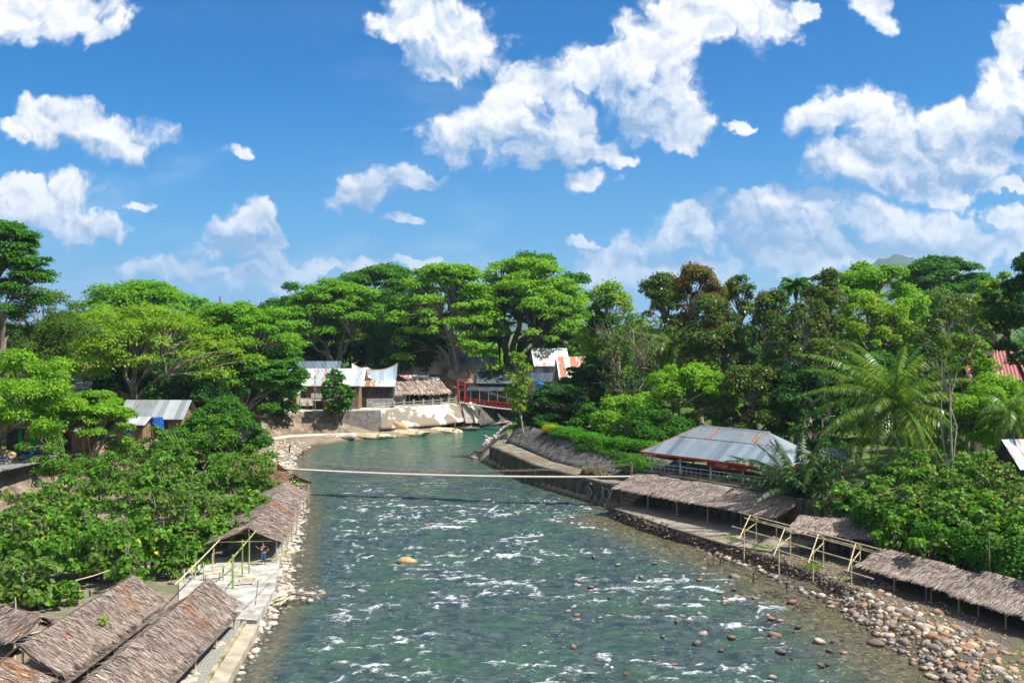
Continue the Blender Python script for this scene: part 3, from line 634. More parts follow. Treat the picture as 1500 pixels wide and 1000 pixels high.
RB = [(1212,655,92,1.8),(1222,700,84,1.6),(1300,662,94,2.4),(1345,668,90,2.6),(1385,690,86,2.6),(1430,660,88,2.4),(1475,665,84,2.6),
 (1275,700,84,2.0),(1330,705,80,2.4),(1300,735,76,1.6),(1385,735,76,2.4),(1440,715,76,2.6),(1490,715,74,2.6),(1360,755,73,1.9),(1420,760,71,2.1),(1470,765,70,2.2),(1505,780,68,2.0),(1365,745,76,2.0),(1250,705,86,1.7),(1405,728,76,2.2),(1452,742,73.5,2.4),(1492,752,71.5,2.4),(1340,752,79,2.0),(1422,756,74.5,2.2)]
for i, (px, yt, D, r) in enumerate(RB):
    bush('glossy broad leaved shrub in the thicket above the right bank thatched roofs', px, yt, D, r, 'hib' if i % 2 else 'hib2', ls=1.25, low=.12, group='shrubs of the right bank thicket')
tree('round topped dark green shrub standing against the two storey house', 473, 514, 544, 612, 174, 'broad', 'mid', cov=5, nm='shrub', cat='shrub', trunk_r=.1)
# ---- bamboo grove
def bamboo(label, px, D, ytop, nc, spread, seed):
    rng = np.random.RandomState(seed); bx, by = (px-750)/F*D, D; bz = hz(bx, by)-.1; h = H-(ytop-HZ)*D/F-bz
    root = thing('bamboo_clump', (bx, by, bz), 0, label, 'bamboo', 'bamboo clumps behind the village'); mb = MB(); Cn = []
    for i in range(nc):
        a = rng.rand()*6.28; s = rng.rand()**.5*spread; x, y = math.cos(a)*s, math.sin(a)*s; hh = h*(.75+.3*rng.rand()); lx, ly = math.cos(a)*(1+2.5*rng.rand()), math.sin(a)*2
        pts = [(x+lx*t**3, y+ly*t**3, hh*t-(.9*t**5)) for t in np.linspace(0, 1, 7)]; mb.tube(pts, [.09, .09, .085, .08, .06, .04, .02], 5, cap=False)
        for t in np.linspace(.45, 1, 7): Cn.append((x+lx*t**3+rng.normal()*.5, y+ly*t**3+rng.normal()*.5, hh*t-.9*t**5-rng.rand()*.8))
    mb.build('culm', simple('bamboo_culm', (.06, .10, .03), (.16, .20, .07), .5, 1), root)
    V_, Q_ = clump_leaves(rng, np.array(Cn), np.full(len(Cn), 1.1), 6500, .8, .28, 1.3, up=.1, droop=1.1)
    npmesh('foliage', V_, Q_, LM['dark'], root)
for px, D, yt, nc, sp_, lab in [(560,212,450,22,2.2,'dark bamboo clump right of the flat topped rain tree'),(588,206,440,24,2.4,'tall bamboo clump behind the curved metal roof'),(612,210,455,20,2.0,'bamboo clump behind the thatched restaurant'),(636,216,470,16,1.8,'thin bamboo clump at the right end of the grove'),(574,224,445,22,2.4,'bamboo clump in the deep shade at the back of the grove')]:
    bamboo(lab, px, D, yt, nc, sp_, px)
# ---- far woods that read as one mass
def woods(name, x0, x1, D0, D1, k, zt, seed, leaf='mid', hh=None):
    rng = np.random.RandomState(seed); u = rng.rand(k); D = D0+(D1-D0)*rng.rand(k); px = x0+(x1-x0)*u; X = (px-750)/F*D
    top = zt+rng.normal(size=k)*1.8; rad = 4.5+3*rng.rand(k); Cn = []; Rd = []
    for i in range(k):
        for j in range(7):
            d = rdir(rng, 1)[0]; Cn.append((X[i]+d[0]*rad[i]*.7, D[i]+d[1]*rad[i]*.7, top[i]-rad[i]*.8+d[2]*rad[i]*.6)); Rd.append(rad[i]*.45)
        for q in range(4): Cn.append((X[i]+rng.normal()*3, D[i], max(5.5, top[i]-rad[i]-q*3.6))); Rd.append(3.6)
    V_, Q_ = clump_leaves(rng, np.array(Cn), np.array(Rd), 420*k, .0032*(D0+D1)/2*1.25, .65, .8)
    return tag(npmesh(name, V_, Q_, LM[leaf]), 'distant wooded skyline of mixed green trees behind the village', 'woods', kind='stuff')
woods('distant_woods', -60, 470, 255, 330, 46, 20, 1)['label'] = 'distant green woods on the skyline left of the river bend'
woods('distant_woods', 380, 900, 262, 330, 44, 18, 2)['label'] = 'distant green woods seen below the big rain trees'
woods('distant_woods', 840, 1560, 240, 330, 60, 19, 3)['label'] = 'distant green woods on the skyline of the right bank'
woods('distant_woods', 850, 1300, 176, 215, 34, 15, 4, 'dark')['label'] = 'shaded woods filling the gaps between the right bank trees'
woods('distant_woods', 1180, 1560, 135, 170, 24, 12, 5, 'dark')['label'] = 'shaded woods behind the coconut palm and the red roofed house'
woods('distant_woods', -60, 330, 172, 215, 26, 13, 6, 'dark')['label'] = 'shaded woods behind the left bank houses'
# ================================================================== WALLS, BANKS, PATHS
CONC = simple('weathered_concrete', (.14, .105, .07), (.30, .235, .165), .9, .9, .5, 9, c3=(.10, .08, .06), stretch=(1, 1, .6))
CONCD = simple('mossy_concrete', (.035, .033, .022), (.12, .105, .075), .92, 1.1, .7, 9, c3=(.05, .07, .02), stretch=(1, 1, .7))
CONCL = simple('pale_concrete', (.40, .37, .31), (.60, .57, .50), .85, .8, .4, 10, c3=(.38, .34, .27))
CONCB = simple('black_stained_concrete', (.03, .03, .03), (.14, .13, .115), .9, .9, .5, 9, c3=(.035, .035, .035), stretch=(2.5, 2.5, .4))
GRAV = simple('gravel', (.16, .16, .145), (.40, .39, .35), .95, 9, 1.0, 14)
ROCKM = simple('sandstone_rock', (.40, .30, .17), (.62, .52, .36), .9, .9, 1.0, 4, c3=(.20, .14, .08), rscale=.8)
WOOD = simple('weathered_wood', (.14, .11, .09), (.28, .23, .19), .9, 2, .5, 12, stretch=(1, 1, .3))
BAMB = simple('dry_bamboo', (.42, .34, .18), (.62, .53, .33), .55, 2.2, .2, 10)
GBAMB = simple('green_bamboo', (.16, .24, .04), (.36, .40, .12), .5, 2.2, .2, 10)
WHITEP = simple('white_paint', (.62, .60, .56), (.74, .73, .70), .7, 1.5, .2, 12, c3=(.42, .38, .33))
GREYW = simple('grey_plaster', (.24, .24, .24), (.38, .38, .37), .85, 1.2, .3, 9, c3=(.15, .13, .12))
CREAM = simple('tan_plaster', (.42, .33, .20), (.56, .47, .31), .85, 1.0, .3, 9, c3=(.27, .20, .12))
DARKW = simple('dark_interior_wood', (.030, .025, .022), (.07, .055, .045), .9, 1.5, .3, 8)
BROWNB = simple('brown_boards', (.16, .09, .05), (.30, .19, .11), .85, 1.2, .4, 9, stretch=(4, 4, .4))
REDP = simple('red_paint', (.36, .030, .025), (.48, .055, .04), .55, 2, .2, 12, c3=(.22, .03, .03))
BLUEP = simple('blue_plastic', (.012, .11, .50), (.03, .19, .68), .4, 2, .3, 5)
def rs(line, n):
    """resample a polyline to n points"""
    L = np.array(line, float); s = np.r_[0, np.cumsum(np.linalg.norm(np.diff(L, axis=0), axis=1))]; t = np.linspace(0, s[-1], n)
    return np.stack([np.interp(t, s, L[:, i]) for i in range(L.shape[1])], 1)
def sheet(name, A, B, mat, parent=None, n=40, k=6, rough=0.0, thick=.25, org=None, ribs=0, seed=0):
    """ruled slab between two 3D lines with thickness and slight unevenness"""
    a = rs(A, n); b = rs(B, n); o = np.array(org if org is not None else (a[0]), float); V_ = []
    t = np.linspace(0, 1, k)[None, :, None]; P = a[:, None]*(1-t)+b[:, None]*t
    nrm = np.cross(P[1, -1]-P[0, -1], P[0, -1]-P[0, 0]); nrm = nrm/np.linalg.norm(nrm); nrm = nrm if nrm[2] > 0 else -nrm
    if rough: P = P+nrm*(fbm(P[..., 0]*.9, P[..., 1]*.9+P[..., 2], seed, 4)-.5)[..., None]*rough
    if ribs:
        s = np.linspace(0, 1, n)*np.linalg.norm(np.diff(a, axis=0), axis=1).sum(); P = P+nrm*((np.abs((s/ribs) % 1-.5) < .07)*.16)[:, None, None]
    Q = P-nrm*thick; V_ = np.concatenate([P.reshape(-1, 3), Q.reshape(-1, 3)])-o; f = gridfaces(k, n); m_ = n*k
    q = [f, f[:, ::-1]+m_]
    def edge(idx): idx = np.array(idx); return np.stack([idx[:-1], idx[1:], idx[1:]+m_, idx[:-1]+m_], 1)
    q += [edge(np.arange(n)*k), edge((np.arange(n)*k+k-1)[::-1]), edge(np.arange(k)[::-1]), edge((n-1)*k+np.arange(k))]
    ob = npmesh(name, V_, np.concatenate(q), mat, parent); 
    if parent is None: ob.location = tuple(o)
    return ob
def z_(line, z): return [(p[0], p[1], z) for p in line]
def offs(line, d):
    L = np.array([p[:2] for p in line], float); T = np.gradient(L, axis=0); T /= np.linalg.norm(T, axis=1)[:, None]
    return [(x, y) for x, y in (L+np.stack([T[:, 1], -T[:, 0]], 1)*d)]
def text3d(body, size, loc, rot, mat, parent=None, name='lettering', depth=.01, shear=0.0, world=None):
    cu = bpy.data.curves.new(name, 'FONT'); cu.body = body; cu.size = size; cu.extrude = depth; cu.shear = shear; cu.align_x = 'CENTER'; cu.align_y = 'CENTER'
    t_ = bpy.data.objects.new(name, cu); C.objects.link(t_); dg = bpy.context.evaluated_depsgraph_get(); me = bpy.data.meshes.new_from_object(t_.evaluated_get(dg)); bpy.data.objects.remove(t_)
    me.materials.clear(); me.materials.append(mat); o = bpy.data.objects.new(name, me); C.objects.link(o); o.location = loc; o.rotation_euler = rot; o.parent = parent
    return o
# right bank: river wall with ledge, stained revetment, deeper wall behind the sheds
W0 = WALL[:3]
rw = thing('river_wall', (W0[1][0], W0[1][1], 0), 0, 'mossy concrete river wall with a flat ledge curving round the tip of the right bank', 'river wall')
rel = lambda L, r: [(p[0]-r.location.x, p[1]-r.location.y, p[2]-r.location.z) for p in L]
fr_ = WALL[:4]
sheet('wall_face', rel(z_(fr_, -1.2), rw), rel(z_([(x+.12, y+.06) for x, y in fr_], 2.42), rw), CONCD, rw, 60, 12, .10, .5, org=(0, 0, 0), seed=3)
sheet('ledge', rel(z_([(x+.1, y+.05) for x, y in fr_], 2.45), rw), rel(z_([(-.3, 146.2), (5.2, 127.0), (13.2, 111.2), (17.0, 106.6)], 2.5), rw), simple('ledge_concrete', (.12, .10, .075), (.26, .225, .175), .9, 1, .4, 9, c3=(.15, .11, .05), rscale=.25), rw, 50, 6, .05, .3, org=(0, 0, 0))
PAINT = simple('faded_white_paint', (.16, .155, .13), (.27, .26, .22), .9, 3, .3)
wd = math.atan2(W0[2][1]-W0[1][1], W0[2][0]-W0[1][0])
for ch, f_, s_ in (('S', .74, 1.9), ('J', .875, 1.7), ('O', .92, 1.75), ('Y', .965, 1.6)):
    x = W0[1][0]+(W0[2][0]-W0[1][0])*f_; y = W0[1][1]+(W0[2][1]-W0[1][1])*f_
    text3d(ch, s_*1.15, (x-rw.location.x-.10, y-rw.location.y-.05, 1.25), (R(90), 0, wd), PAINT, rw, 'graffiti_letter', .05)
rev = thing('revetment', (4, 128, 2.4), 0, 'black streaked sloping revetment below the green hedge on the right bank', 'revetment')
sheet('slope', rel(z_([(-1, 148), (0, 145.9), (5.2, 126.7), (13.3, 110.9), (16.6, 106.8)], 2.42), rev), rel(z_([(.8, 151), (3.0, 148.3), (8.6, 128.7), (16.4, 114.0), (19.3, 110.2)], 4.75), rev), CONCB, rev, 60, 6, .12, .3, org=(0, 0, 0), ribs=3.2)
bw = thing('retaining_wall', (22, 95.8, 0), 0, 'dark retaining wall behind the long thatched shed under the pavilion', 'wall')
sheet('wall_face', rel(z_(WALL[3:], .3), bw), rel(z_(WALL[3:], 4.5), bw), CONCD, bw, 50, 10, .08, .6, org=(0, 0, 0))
# right low platform of trodden earth and concrete with a stone edge
pf = [(10.6, 102.6), (12.2, 104.8), (16.5, 102), (22.2, 94.5), (26.6, 86.5), (22.5, 82.5), (18.6, 85.8), (14.6, 93.4)]
pl = MB((16, 95, 1)).slab([(x, y, 1.06) for x, y in pf], .14).build('landing_pavement', simple('dusty_concrete', (.17, .145, .11), (.30, .26, .20), .95, .6, .5, 6, c3=(.20, .18, .14))); pl.location = (16, 95, 1); tag(pl, kind='structure')
for i, (dx, dy, z) in enumerate([(12.4, 105.6, 2.0), (12.5, 105.1, 1.6), (12.6, 104.6, 1.35)]): pass
stp = MB((12.6, 105.2, 1))
for i in range(4): stp.box((12.3+i*.35, 104.6+i*.42, 1.25+i*.3), (1.7, .62, .32+i*.02), -.78)
so = stp.build('stone_steps', CONC); so.location = (12.6, 105.2, 1); tag(so, 'short flight of concrete steps at the foot of the painted river wall', 'steps')
# left bank: revetments
lr = thing('revetment', (-55, 110, 1), 0, 'sandy ribbed concrete revetment below the road at the left edge', 'revetment')
sheet('slope', rel(z_(LT[1:5], .8), lr), rel(z_(LTOP[1:5], 4.55), lr), CONC, lr, 60, 7, .12, .3, org=(0, 0, 0), ribs=2.4)
lf = thing('revetment', (-40, 168, 1), 0, 'large tan concrete revetment below the shops, between the big rocks and the overhanging tree', 'revetment')
sheet('slope', rel(z_([LT[5], LT[6], LT[7], (-34, 171.5), (-27.5, 172.6)], .9), lf), rel(z_([LTOP[5], LTOP[6], LTOP[7], (-36.2, 175), (-31.8, 176.2)], 4.6), lf), CONC, lf, 60, 7, .10, .3, org=(0, 0, 0), ribs=2.9)
sheet('toe_ledge', rel(z_([(-45.2, 149.6), (-41.4, 161.8), (-37.2, 168.2), (-33.2, 170.4), (-27, 171.4)], 1.15), lf), rel(z_([(-47, 150), (-42.8, 163.2), (-38.3, 169.7), (-34, 171.7), (-27.3, 172.8)], 1.2), lf), CONCL, lf, 50, 4, .05, .9, org=(0, 0, 0))
sheet('coping', rel(z_([LTOP[5], LTOP[6], LTOP[7], (-36.2, 175), (-31.8, 176.2)], 4.68), lf), rel(z_([(-51.0, 150.2), (-46.4, 166), (-41, 173.1), (-36.4, 175.6), (-31.9, 176.8)], 4.72), lf), CONCL, lf, 40, 3, .03, .35, org=(0, 0, 0))
fwl = MB((-27, 176.5, 1)).slab([(-31.6, 175.8, 4.62), (-23.4, 177.6, 4.62), (-23.5, 178.2, 4.62), (-31.7, 176.4, 4.62)], 3.9).build('river_wall', simple('grey_block_wall', (.17, .15, .14), (.30, .27, .25), .9, 1.2, .5, 8, c3=(.22, .09, .08)))
fwl.location = (-27, 176.5, 1); tag(fwl, 'low grey block wall between the tan revetment and the white promenade wall', 'river wall')
pr = thing('promenade_wall', (-18, 183, 1.4), 0, 'white washed sloping promenade wall with grey bare patches under the thatched restaurant', 'revetment')
PTOP = [(-23.5, 178.4), (-22.0, 180.8), (-18.6, 185.2), (-14.6, 188.6), (-10.4, 195.5)]
PAT = simple('patchy_whitewash', (.22, .18, .135), (.60, .57, .50), .85, .22, .3, 9, lo=.49, hi=.53, c3=(.24, .21, .17), rscale=.5)
sheet('slope', rel(z_([(-23.3, 177.3), (-21.5, 178.9), (-18.3, 181.6), (-13.6, 184.4), (-9.2, 191.5)], 1.3), pr), rel(z_(PTOP, 4.6), pr), PAT, pr, 60, 8, .06, .3, org=(0, 0, 0))
# steps and far revetment under the red footbridge
sw = thing('river_stairs', (-8.6, 194, 1.2), 0, 'concrete river stairs beside the red footbridge tower', 'stairs')
mb = MB((-8.6, 194, 1.2))
for i in range(14):
    t = i/13; mb.box((-8.3-1.0*t+.35, 191.4+4.6*t, 1.35+3.1*t-.1), (2.2, .55, .32), .5)
mb.build('steps', CONCL, sw); MB((-8.6, 194, 1.2)).slab([(-7.0, 190.6, 1.6), (-6.5, 190.9, 1.6), (-7.9, 196.8, 4.7), (-8.4, 196.4, 4.7)], .5).build('side_wall', CONCL, sw)
fr2 = thing('revetment', (0, 203, 1), 0, 'dark grey panelled revetment beneath the red footbridge deck', 'revetment')
sheet('slope', rel(z_([(-6.4, 191.8), (-3, 198), (2.4, 205.6), (8.6, 212.6), (24, 226)], .5), fr2), rel(z_([(-7.9, 197), (-4.6, 202), (.8, 209.5), (7, 216.5), (22, 230)], 4.6), fr2), CONCB, fr2, 60, 7, .08, .3, org=(0, 0, 0), ribs=4.5)
sheet('toe_ledge', rel(z_([(-9, 188.6), (-6.2, 193.8), (2.2, 211.3-6.5), (9, 211)], .55), fr2), rel(z_([(-8.4, 189.6), (-5.6, 195), (3, 206), (9, 213)], .6), fr2), CONC, fr2, 30, 3, .05, .5, org=(0, 0, 0))
# left pavements
def pave(name, pts, z, mat, th=.3):
    P = [gp(x, y, z) if len(q) == 2 else q for q in pts for x, y in [q[:2]]]; c = np.mean(np.array(P), 0)
    o = MB(tuple(c)).slab([(p[0], p[1], z) for p in P], th).build(name, mat); o.location = tuple(c); return tag(o, kind='structure')
PALE = simple('pale_rough_concrete', (.30, .28, .245), (.50, .475, .42), .9, .9, .5, 8, c3=(.24, .21, .17))
pave('riverside_pavement', [(440, 742), (424, 742), (400, 775), (352, 792), (300, 812), (262, 852), (262, 906), (352, 906), (376, 908), (402, 862), (411, 815)], 1.02, PALE, .5)
pave('gravel_yard', [(352, 908), (262, 908), (60, 1110), (225, 1110), (346, 935)], .93, GRAV, .4)
PATHM = simple('worn_path_concrete', (.32, .27, .19), (.48, .42, .32), .9, .7, .4, 9, c3=(.30, .26, .20))
kb = thing('kerb', gp(330, 960, 1.05), 0, 'moss edged concrete kerb and walkway running down to the picture edge beside the gravel yard', 'kerb')
a0, a1 = gp(356, 909, 1.22), gp(225, 1110, 1.22); 
k_ = MB(tuple(kb.location)); k_.slab([a0, (a0[0]+.22, a0[1], 1.22), (a1[0]+.22, a1[1], 1.22), a1], .6); k_.build('edge_wall', simple('mossy_kerb', (.24, .22, .12), (.42, .38, .26), .9, 1.5, .4, c3=(.09, .11, .03)), kb)
b0, b1 = gp(362, 905, 1.0), gp(240, 1110, 1.0)
MB(tuple(kb.location)).slab([(a0[0]+.22, a0[1], 1.04), (a0[0]+1.05, a0[1], 1.04), (a1[0]+1.25, a1[1], 1.04), (a1[0]+.22, a1[1], 1.04)], .5).build('walkway', PATHM, kb)
# road on the left bank and promenade paving
pave('road', [(-130, 720), (0, 689), (68, 674), (135, 660), (120, 652), (60, 664), (-130, 694)], 4.62, simple('asphalt', (.15, .148, .14), (.24, .23, .22), .95, 2, .4), .12)
MB((-27, 180, 4.6)).slab([(-36.5, 175.2, 4.68), (-31, 176.6, 4.68), (-23.2, 178.9, 4.68), (-21.7, 181.2, 4.68), (-18.2, 185.7, 4.68), (-14.2, 189.2, 4.68), (-9.5, 197, 4.68), (-14, 200, 4.68), (-26, 190, 4.68), (-44, 178, 4.68), (-42, 172.2, 4.68)], .4).build('promenade', CONCL).location = (-27, 180, 4.6)
tag(bpy.data.objects['promenade'], kind='structure')
# ================================================================== THATCH
def thatchmat(name, c1, c2, c3, amt, sc=.30):
    if name in MATS: return MATS[name]
    m, t, b, o = newmat(name); g = N(t, 'ShaderNodeNewGeometry'); tc = N(t, 'ShaderNodeTexCoord')
    r = g.outputs['Random Per Island']; n = NOISE(t, tc.outputs['Object'], 1.6, 4, .6)
    col = MIX(t, M(t, 'ADD', M(t, 'MULTIPLY', r, .85), M(t, 'MULTIPLY', M(t, 'SUBTRACT', n, .5), .7), clamp=True), c1, c2)
    w = N(t, 'ShaderNodeTexWhiteNoise', noise_dimensions='1D'); put(t, w.inputs['W'], M(t, 'MULTIPLY', r, 311)); col = MIX(t, SS(t, w.outputs['Value'], .84, .86), col, (.13, .09, .075))
    f = SS(t, M(t, 'ADD', NOISE(t, tc.outputs['Object'], sc, 3, .5), M(t, 'MULTIPLY', M(t, 'SUBTRACT', w.outputs['Value'], .5), .10)), .70-amt, .73-amt)
    col = MIX(t, M(t, 'MULTIPLY', f, .8), col, MIX(t, r, c3, tuple(min(1, c*1.9) for c in c3)))
    put(t, b.inputs['Base Color'], col); b.inputs['Roughness'].default_value = .8; b.inputs['Specular IOR Level'].default_value = .2
    MATS[name] = m; return m
TH = thatchmat('grey_thatch', (.15, .11, .085), (.56, .46, .38), (.20, .095, .045), .06)
TH2 = thatchmat('pale_grey_thatch', (.20, .155, .125), (.56, .48, .41), (.22, .12, .06), .03)
THB = thatchmat('brown_thatch', (.20, .11, .06), (.50, .31, .19), (.30, .12, .05), .12)
def thatch_slope(V_, Q_, p0, p1, down, w, drop, rng, dens=26, L=.46, W=.032, sag=.08, lift=.10, strawdir=None):
    """one slope: p0-p1 top edge, 'down' horizontal unit vector, w run, drop fall"""
    p0 = np.array(p0, float); p1 = np.array(p1, float); dn = np.array([down[0], down[1], 0.])*w+np.array([0, 0, -drop]); al = p1-p0; ln = np.linalg.norm(al); sl = np.linalg.norm(dn)
    n_ = np.cross(al/ln, dn/sl); n_ = n_ if n_[2] > 0 else -n_
    def S(u, v): # surface with sag and lumps
        P = p0+al*u[..., None]+dn*v[..., None]; ph = p0[0]*.7+p0[1]*.3
        return P+n_*((fbm(u*ln*.8+ph, v*sl*1.0+3, 7, 3)-.5)*.22)[..., None]-np.array([0, 0, 1.])*(sag*np.sin(np.pi*np.clip(v, 0, 1))*1+.14*(fbm(u*ln*.35+ph, u*0, 8, 2)-.3))[..., None]
    nu, nv = max(6, int(ln/.5)), 8; u, v = np.meshgrid(np.linspace(0, 1, nu), np.linspace(0, 1, nv)); G = S(u, v).reshape(-1, 3); k = sum(len(x) for x in V_)
    V_.append(G); Q_.append(gridfaces(nu, nv)+k); k += len(G); V_.append(G-n_*.10); Q_.append(gridfaces(nu, nv)[:, ::-1]+k); k += len(G)
    ns = int(dens*ln*sl*(4.0 if L < .8 else 1)); u = rng.rand(ns); v = rng.rand(ns)*1.04-.06; ne = int(ln*16); u = np.r_[u, rng.rand(ne)]; v = np.r_[v, .88+.07*rng.rand(ne)]; ns = len(u)
    B = S(u, np.clip(v, 0, 1)); T = (dn/sl)[None]+rng.normal(size=(ns, 3))*.13+(al/ln)[None]*rng.normal(size=(ns, 1))*.10
    T = T-(T@n_)[:, None]*n_[None]+n_[None]*(rng.rand(ns, 1)-.15)*.16; T = unit(T); l = (L*(.5+.8*rng.rand(ns)))[:, None]; sd = unit(np.cross(T, n_[None]+rng.normal(size=(ns, 3))*.3)); wd_ = (W*(.5+rng.rand(ns)))[:, None]
    B = B+n_[None]*(.02+.05*rng.rand(ns, 1)); E = B+T*l-np.array([0, 0, 1.])*l*.05
    q = np.stack([B-sd*wd_*.5, B+sd*wd_*.5, E+sd*wd_*.25, E-sd*wd_*.25], 1).reshape(-1, 3); V_.append(q); Q_.append(np.arange(len(q)).reshape(-1, 4)+k)
def gable_thatch(root, r0, r1, w, drop, mat, seed, wl=None, dens=24, L=.46, W=.032, name='roof'):
    """ridge r0-r1 in world metres; slopes to both sides; ridge roll on top"""
    rng = np.random.RandomState(seed); O = np.array(root.location); a = np.array(r0)-O; b = np.array(r1)-O; d = unit((b-a)[None])[0]; s = np.array([d[1], -d[0]]); s = s/np.linalg.norm(s); V_ = []; Q_ = []
    thatch_slope(V_, Q_, a, b, s, w, drop, rng, dens, L, W); thatch_slope(V_, Q_, a, b, -s, wl or w, drop, rng, dens, L, W)
    for i in range(int(np.linalg.norm(b-a)*26)):   # ridge bundle: short straws lying over the ridge
        t_ = rng.rand(); c = a+(b-a)*t_+np.array([0, 0, .06]); sg = rng.choice([-1, 1]); e = c+np.array([*(s*sg*.5), -.16])+rng.normal(size=3)*.08; dd = d*.03; e[2] -= .06
        k = sum(len(x) for x in V_); V_.append(np.array([c-dd, c+dd, e+dd*.6, e-dd*.6])); Q_.append(np.array([[0, 1, 2, 3]])+k)
    return npmesh(name, np.concatenate(V_), np.concatenate(Q_), mat, root)
def hut(label, r0, r1, w, drop, mat, seed, gz=1.0, posts=4, group=None, wl=None, dens=24, pm=None, nm='thatched_hut', inner=True, tall=None):
    c = ((r0[0]+r1[0])/2, (r0[1]+r1[1])/2, gz); root = thing(nm, c, 0, label, 'thatched hut', group); gable_thatch(root, r0, r1, w, drop, mat, seed, wl, dens)
    a = Vector(r0); b = Vector(r1); d = (b-a).normalized(); s = Vector((d.y, -d.x, 0)).normalized(); ze = (r0[2]+r1[2])/2-drop
    for i in range(posts):
        t = (i+.06)/(posts-1+.12); p = a.lerp(b, t)
        for sg, ww in ((1, w), (-1, wl or w)):
            q = p+s*sg*(ww-.35); MB(c).tube([(q.x, q.y, gz-.5), (q.x, q.y, ze+.04)], [.07, .055], 6).build('post', pm or BAMB, root)
        MB(c).tube([tuple(p+s*(w-.3)+Vector((0, 0, -drop-.0))), tuple(p-s*((wl or w)-.3)+Vector((0, 0, -drop)))], .045, 5).build('beam', pm or BAMB, root)
        MB(c).tube([tuple(p+Vector((0, 0, -.16))), tuple(p+Vector((0, 0, -drop)))], .045, 5).build('king_post', pm or BAMB, root)
    MB(c).tube([tuple(a+Vector((0, 0, -.16))), tuple(b+Vector((0, 0, -.16)))], .05, 5).build('ridge_pole', pm or BAMB, root)
    if inner:
        for sg in (-1,):
            q0 = a+s*sg*((wl or w)-.5); q1 = b+s*sg*((wl or w)-.5); MB(c).slab([(q0.x, q0.y, gz+.95), (q0.x+.5, q0.y, gz+.95), (q1.x+.5, q1.y, gz+.95), (q1.x, q1.y, gz+.95)], .08).build('bench', WOOD, root)
    return root
GH = 'thatched huts along the left bank'
hut('long grey thatched hut with brown patches beside the gravel yard, largest in the lower left', (-19.0, 62.6, 3.98), (-19.0, 43.0, 3.98), 1.95, 1.4, TH, 21, posts=6, group=GH, dens=34)
hut('long grey thatched hut with a leaf sprig on it, left of the gravel yard hut', (-24.1, 63.4, 3.98), (-24.5, 49.6, 3.98), 2.1, 1.4, TH, 22, posts=5, group=GH, dens=34)
hut('short thatched hut in the bottom left corner', (-24.9, 49.3, 3.45), (-25.3, 40.5, 3.45), 2.3, .9, TH, 23, posts=3, group=GH, dens=34)
hut('small thatched hut at the left edge among the shrubs', (-31.2, 60.5, 3.0), (-27.2, 57.6, 3.0), 1.8, .8, TH, 24, posts=2, group=GH, dens=30)
hut('open gabled thatched hut with the standing man in its doorway', (-20.9, 79.0, 3.85), (-22.2, 92.6, 3.75), 2.5, 1.1, TH, 25, posts=5, group=GH, wl=3.1, dens=30)
hut('grey thatched hut just beyond the gabled one, nearer the brown huts', (-22.5, 93.0, 3.7), (-23.4, 103.2, 3.7), 2.2, 1.0, TH2, 26, posts=3, group=GH, dens=26)
hut('brown thatched hut with its gable to the river, right hand one', (-28.6, 110.6, 4.15), (-23.4, 106.6, 4.0), 2.6, 1.3, THB, 27, posts=3, group=GH, dens=24)
hut('brown thatched hut by the end of the rope footbridge', (-32.0, 114.5, 4.0), (-26.6, 112.8, 4.3), 2.6, 1.2, THB, 28, posts=3, group=GH, dens=24)
hut('faded brown thatched hut half hidden by shrubs below the tan revetment', (-42.5, 136, 3.3), (-35.5, 134.5, 3.3), 2.8, .9, THB, 29, posts=3, group=GH, dens=18)
hut('straw topped shelter beside the green shop at the left edge', (-61.5, 110.5, 7.4), (-55.6, 111.6, 5.6), 1.7, 1.6, thatchmat('straw', (.40, .28, .13), (.68, .53, .30), (.3, .2, .1), -.1), 30, gz=4.6, posts=2, dens=22, inner=False)
# right bank sheds
def shed(label, top, bot, mat, seed, posts=5, gz=1.0, nm='thatched_shed', dens=26, group=None, pm=None):
    """lean-to thatch: top edge line, bottom edge line (world)"""
    t0, t1, b0, b1 = map(np.array, (top[0], top[1], bot[0], bot[1])); c = (float((t0+b1)[0]/2), float((t0+b1)[1]/2), gz); rng = np.random.RandomState(seed)
    root = thing(nm, c, 0, label, 'thatched shed', group); dn = ((b0-t0)+(b1-t1))/2; w = np.hypot(dn[0], dn[1]); V_ = []; Q_ = []
    thatch_slope(V_, Q_, t0-np.array(c), t1-np.array(c), dn[:2]/w, w, -dn[2], rng, dens, .48, .036, sag=.05)
    npmesh('roof', np.concatenate(V_), np.concatenate(Q_), mat, root)
    for i in range(posts):
        f = (i+.15)/(posts-.7); q = b0+(b1-b0)*f-dn*.18; g = hz(q[0], q[1]); MB(c).tube([(q[0], q[1], g-.4), (q[0]+.05, q[1], q[2]-.02)], [.075, .06], 6).build('post', pm or WOOD, root)
    return root
shed('long thatched shed leaning on the wall below the metal roofed pavilion', [(13.4, 106.2, 4.25), (26.0, 89.2, 4.35)], [(10.5, 104.4, 3.0), (23.2, 87.2, 3.0)], TH2, 41, 6, dens=34)
GR = 'thatched roofs over the right bank stones'
hut('rounded grey thatched roof right of the bamboo frame', (27.8, 75.2, 3.15), (31.0, 69.5, 3.1), 2.7, .95, TH2, 42, gz=.9, wl=1.2, posts=3, group=GR, dens=40, pm=WOOD, inner=False)
hut('overlapping grey thatched roof in the middle of the right edge row', (30.6, 70.2, 3.0), (32.6, 65.8, 3.0), 2.5, .85, TH2, 43, gz=.9, wl=1.2, posts=2, group=GR, dens=40, pm=WOOD, inner=False)
hut('large shaggy grey thatched roof cut by the right picture edge', (31.8, 67.0, 3.4), (36.5, 57.0, 3.4), 3.0, 1.2, TH2, 44, gz=.9, wl=1.4, posts=4, group=GR, dens=36, pm=WOOD, inner=False)
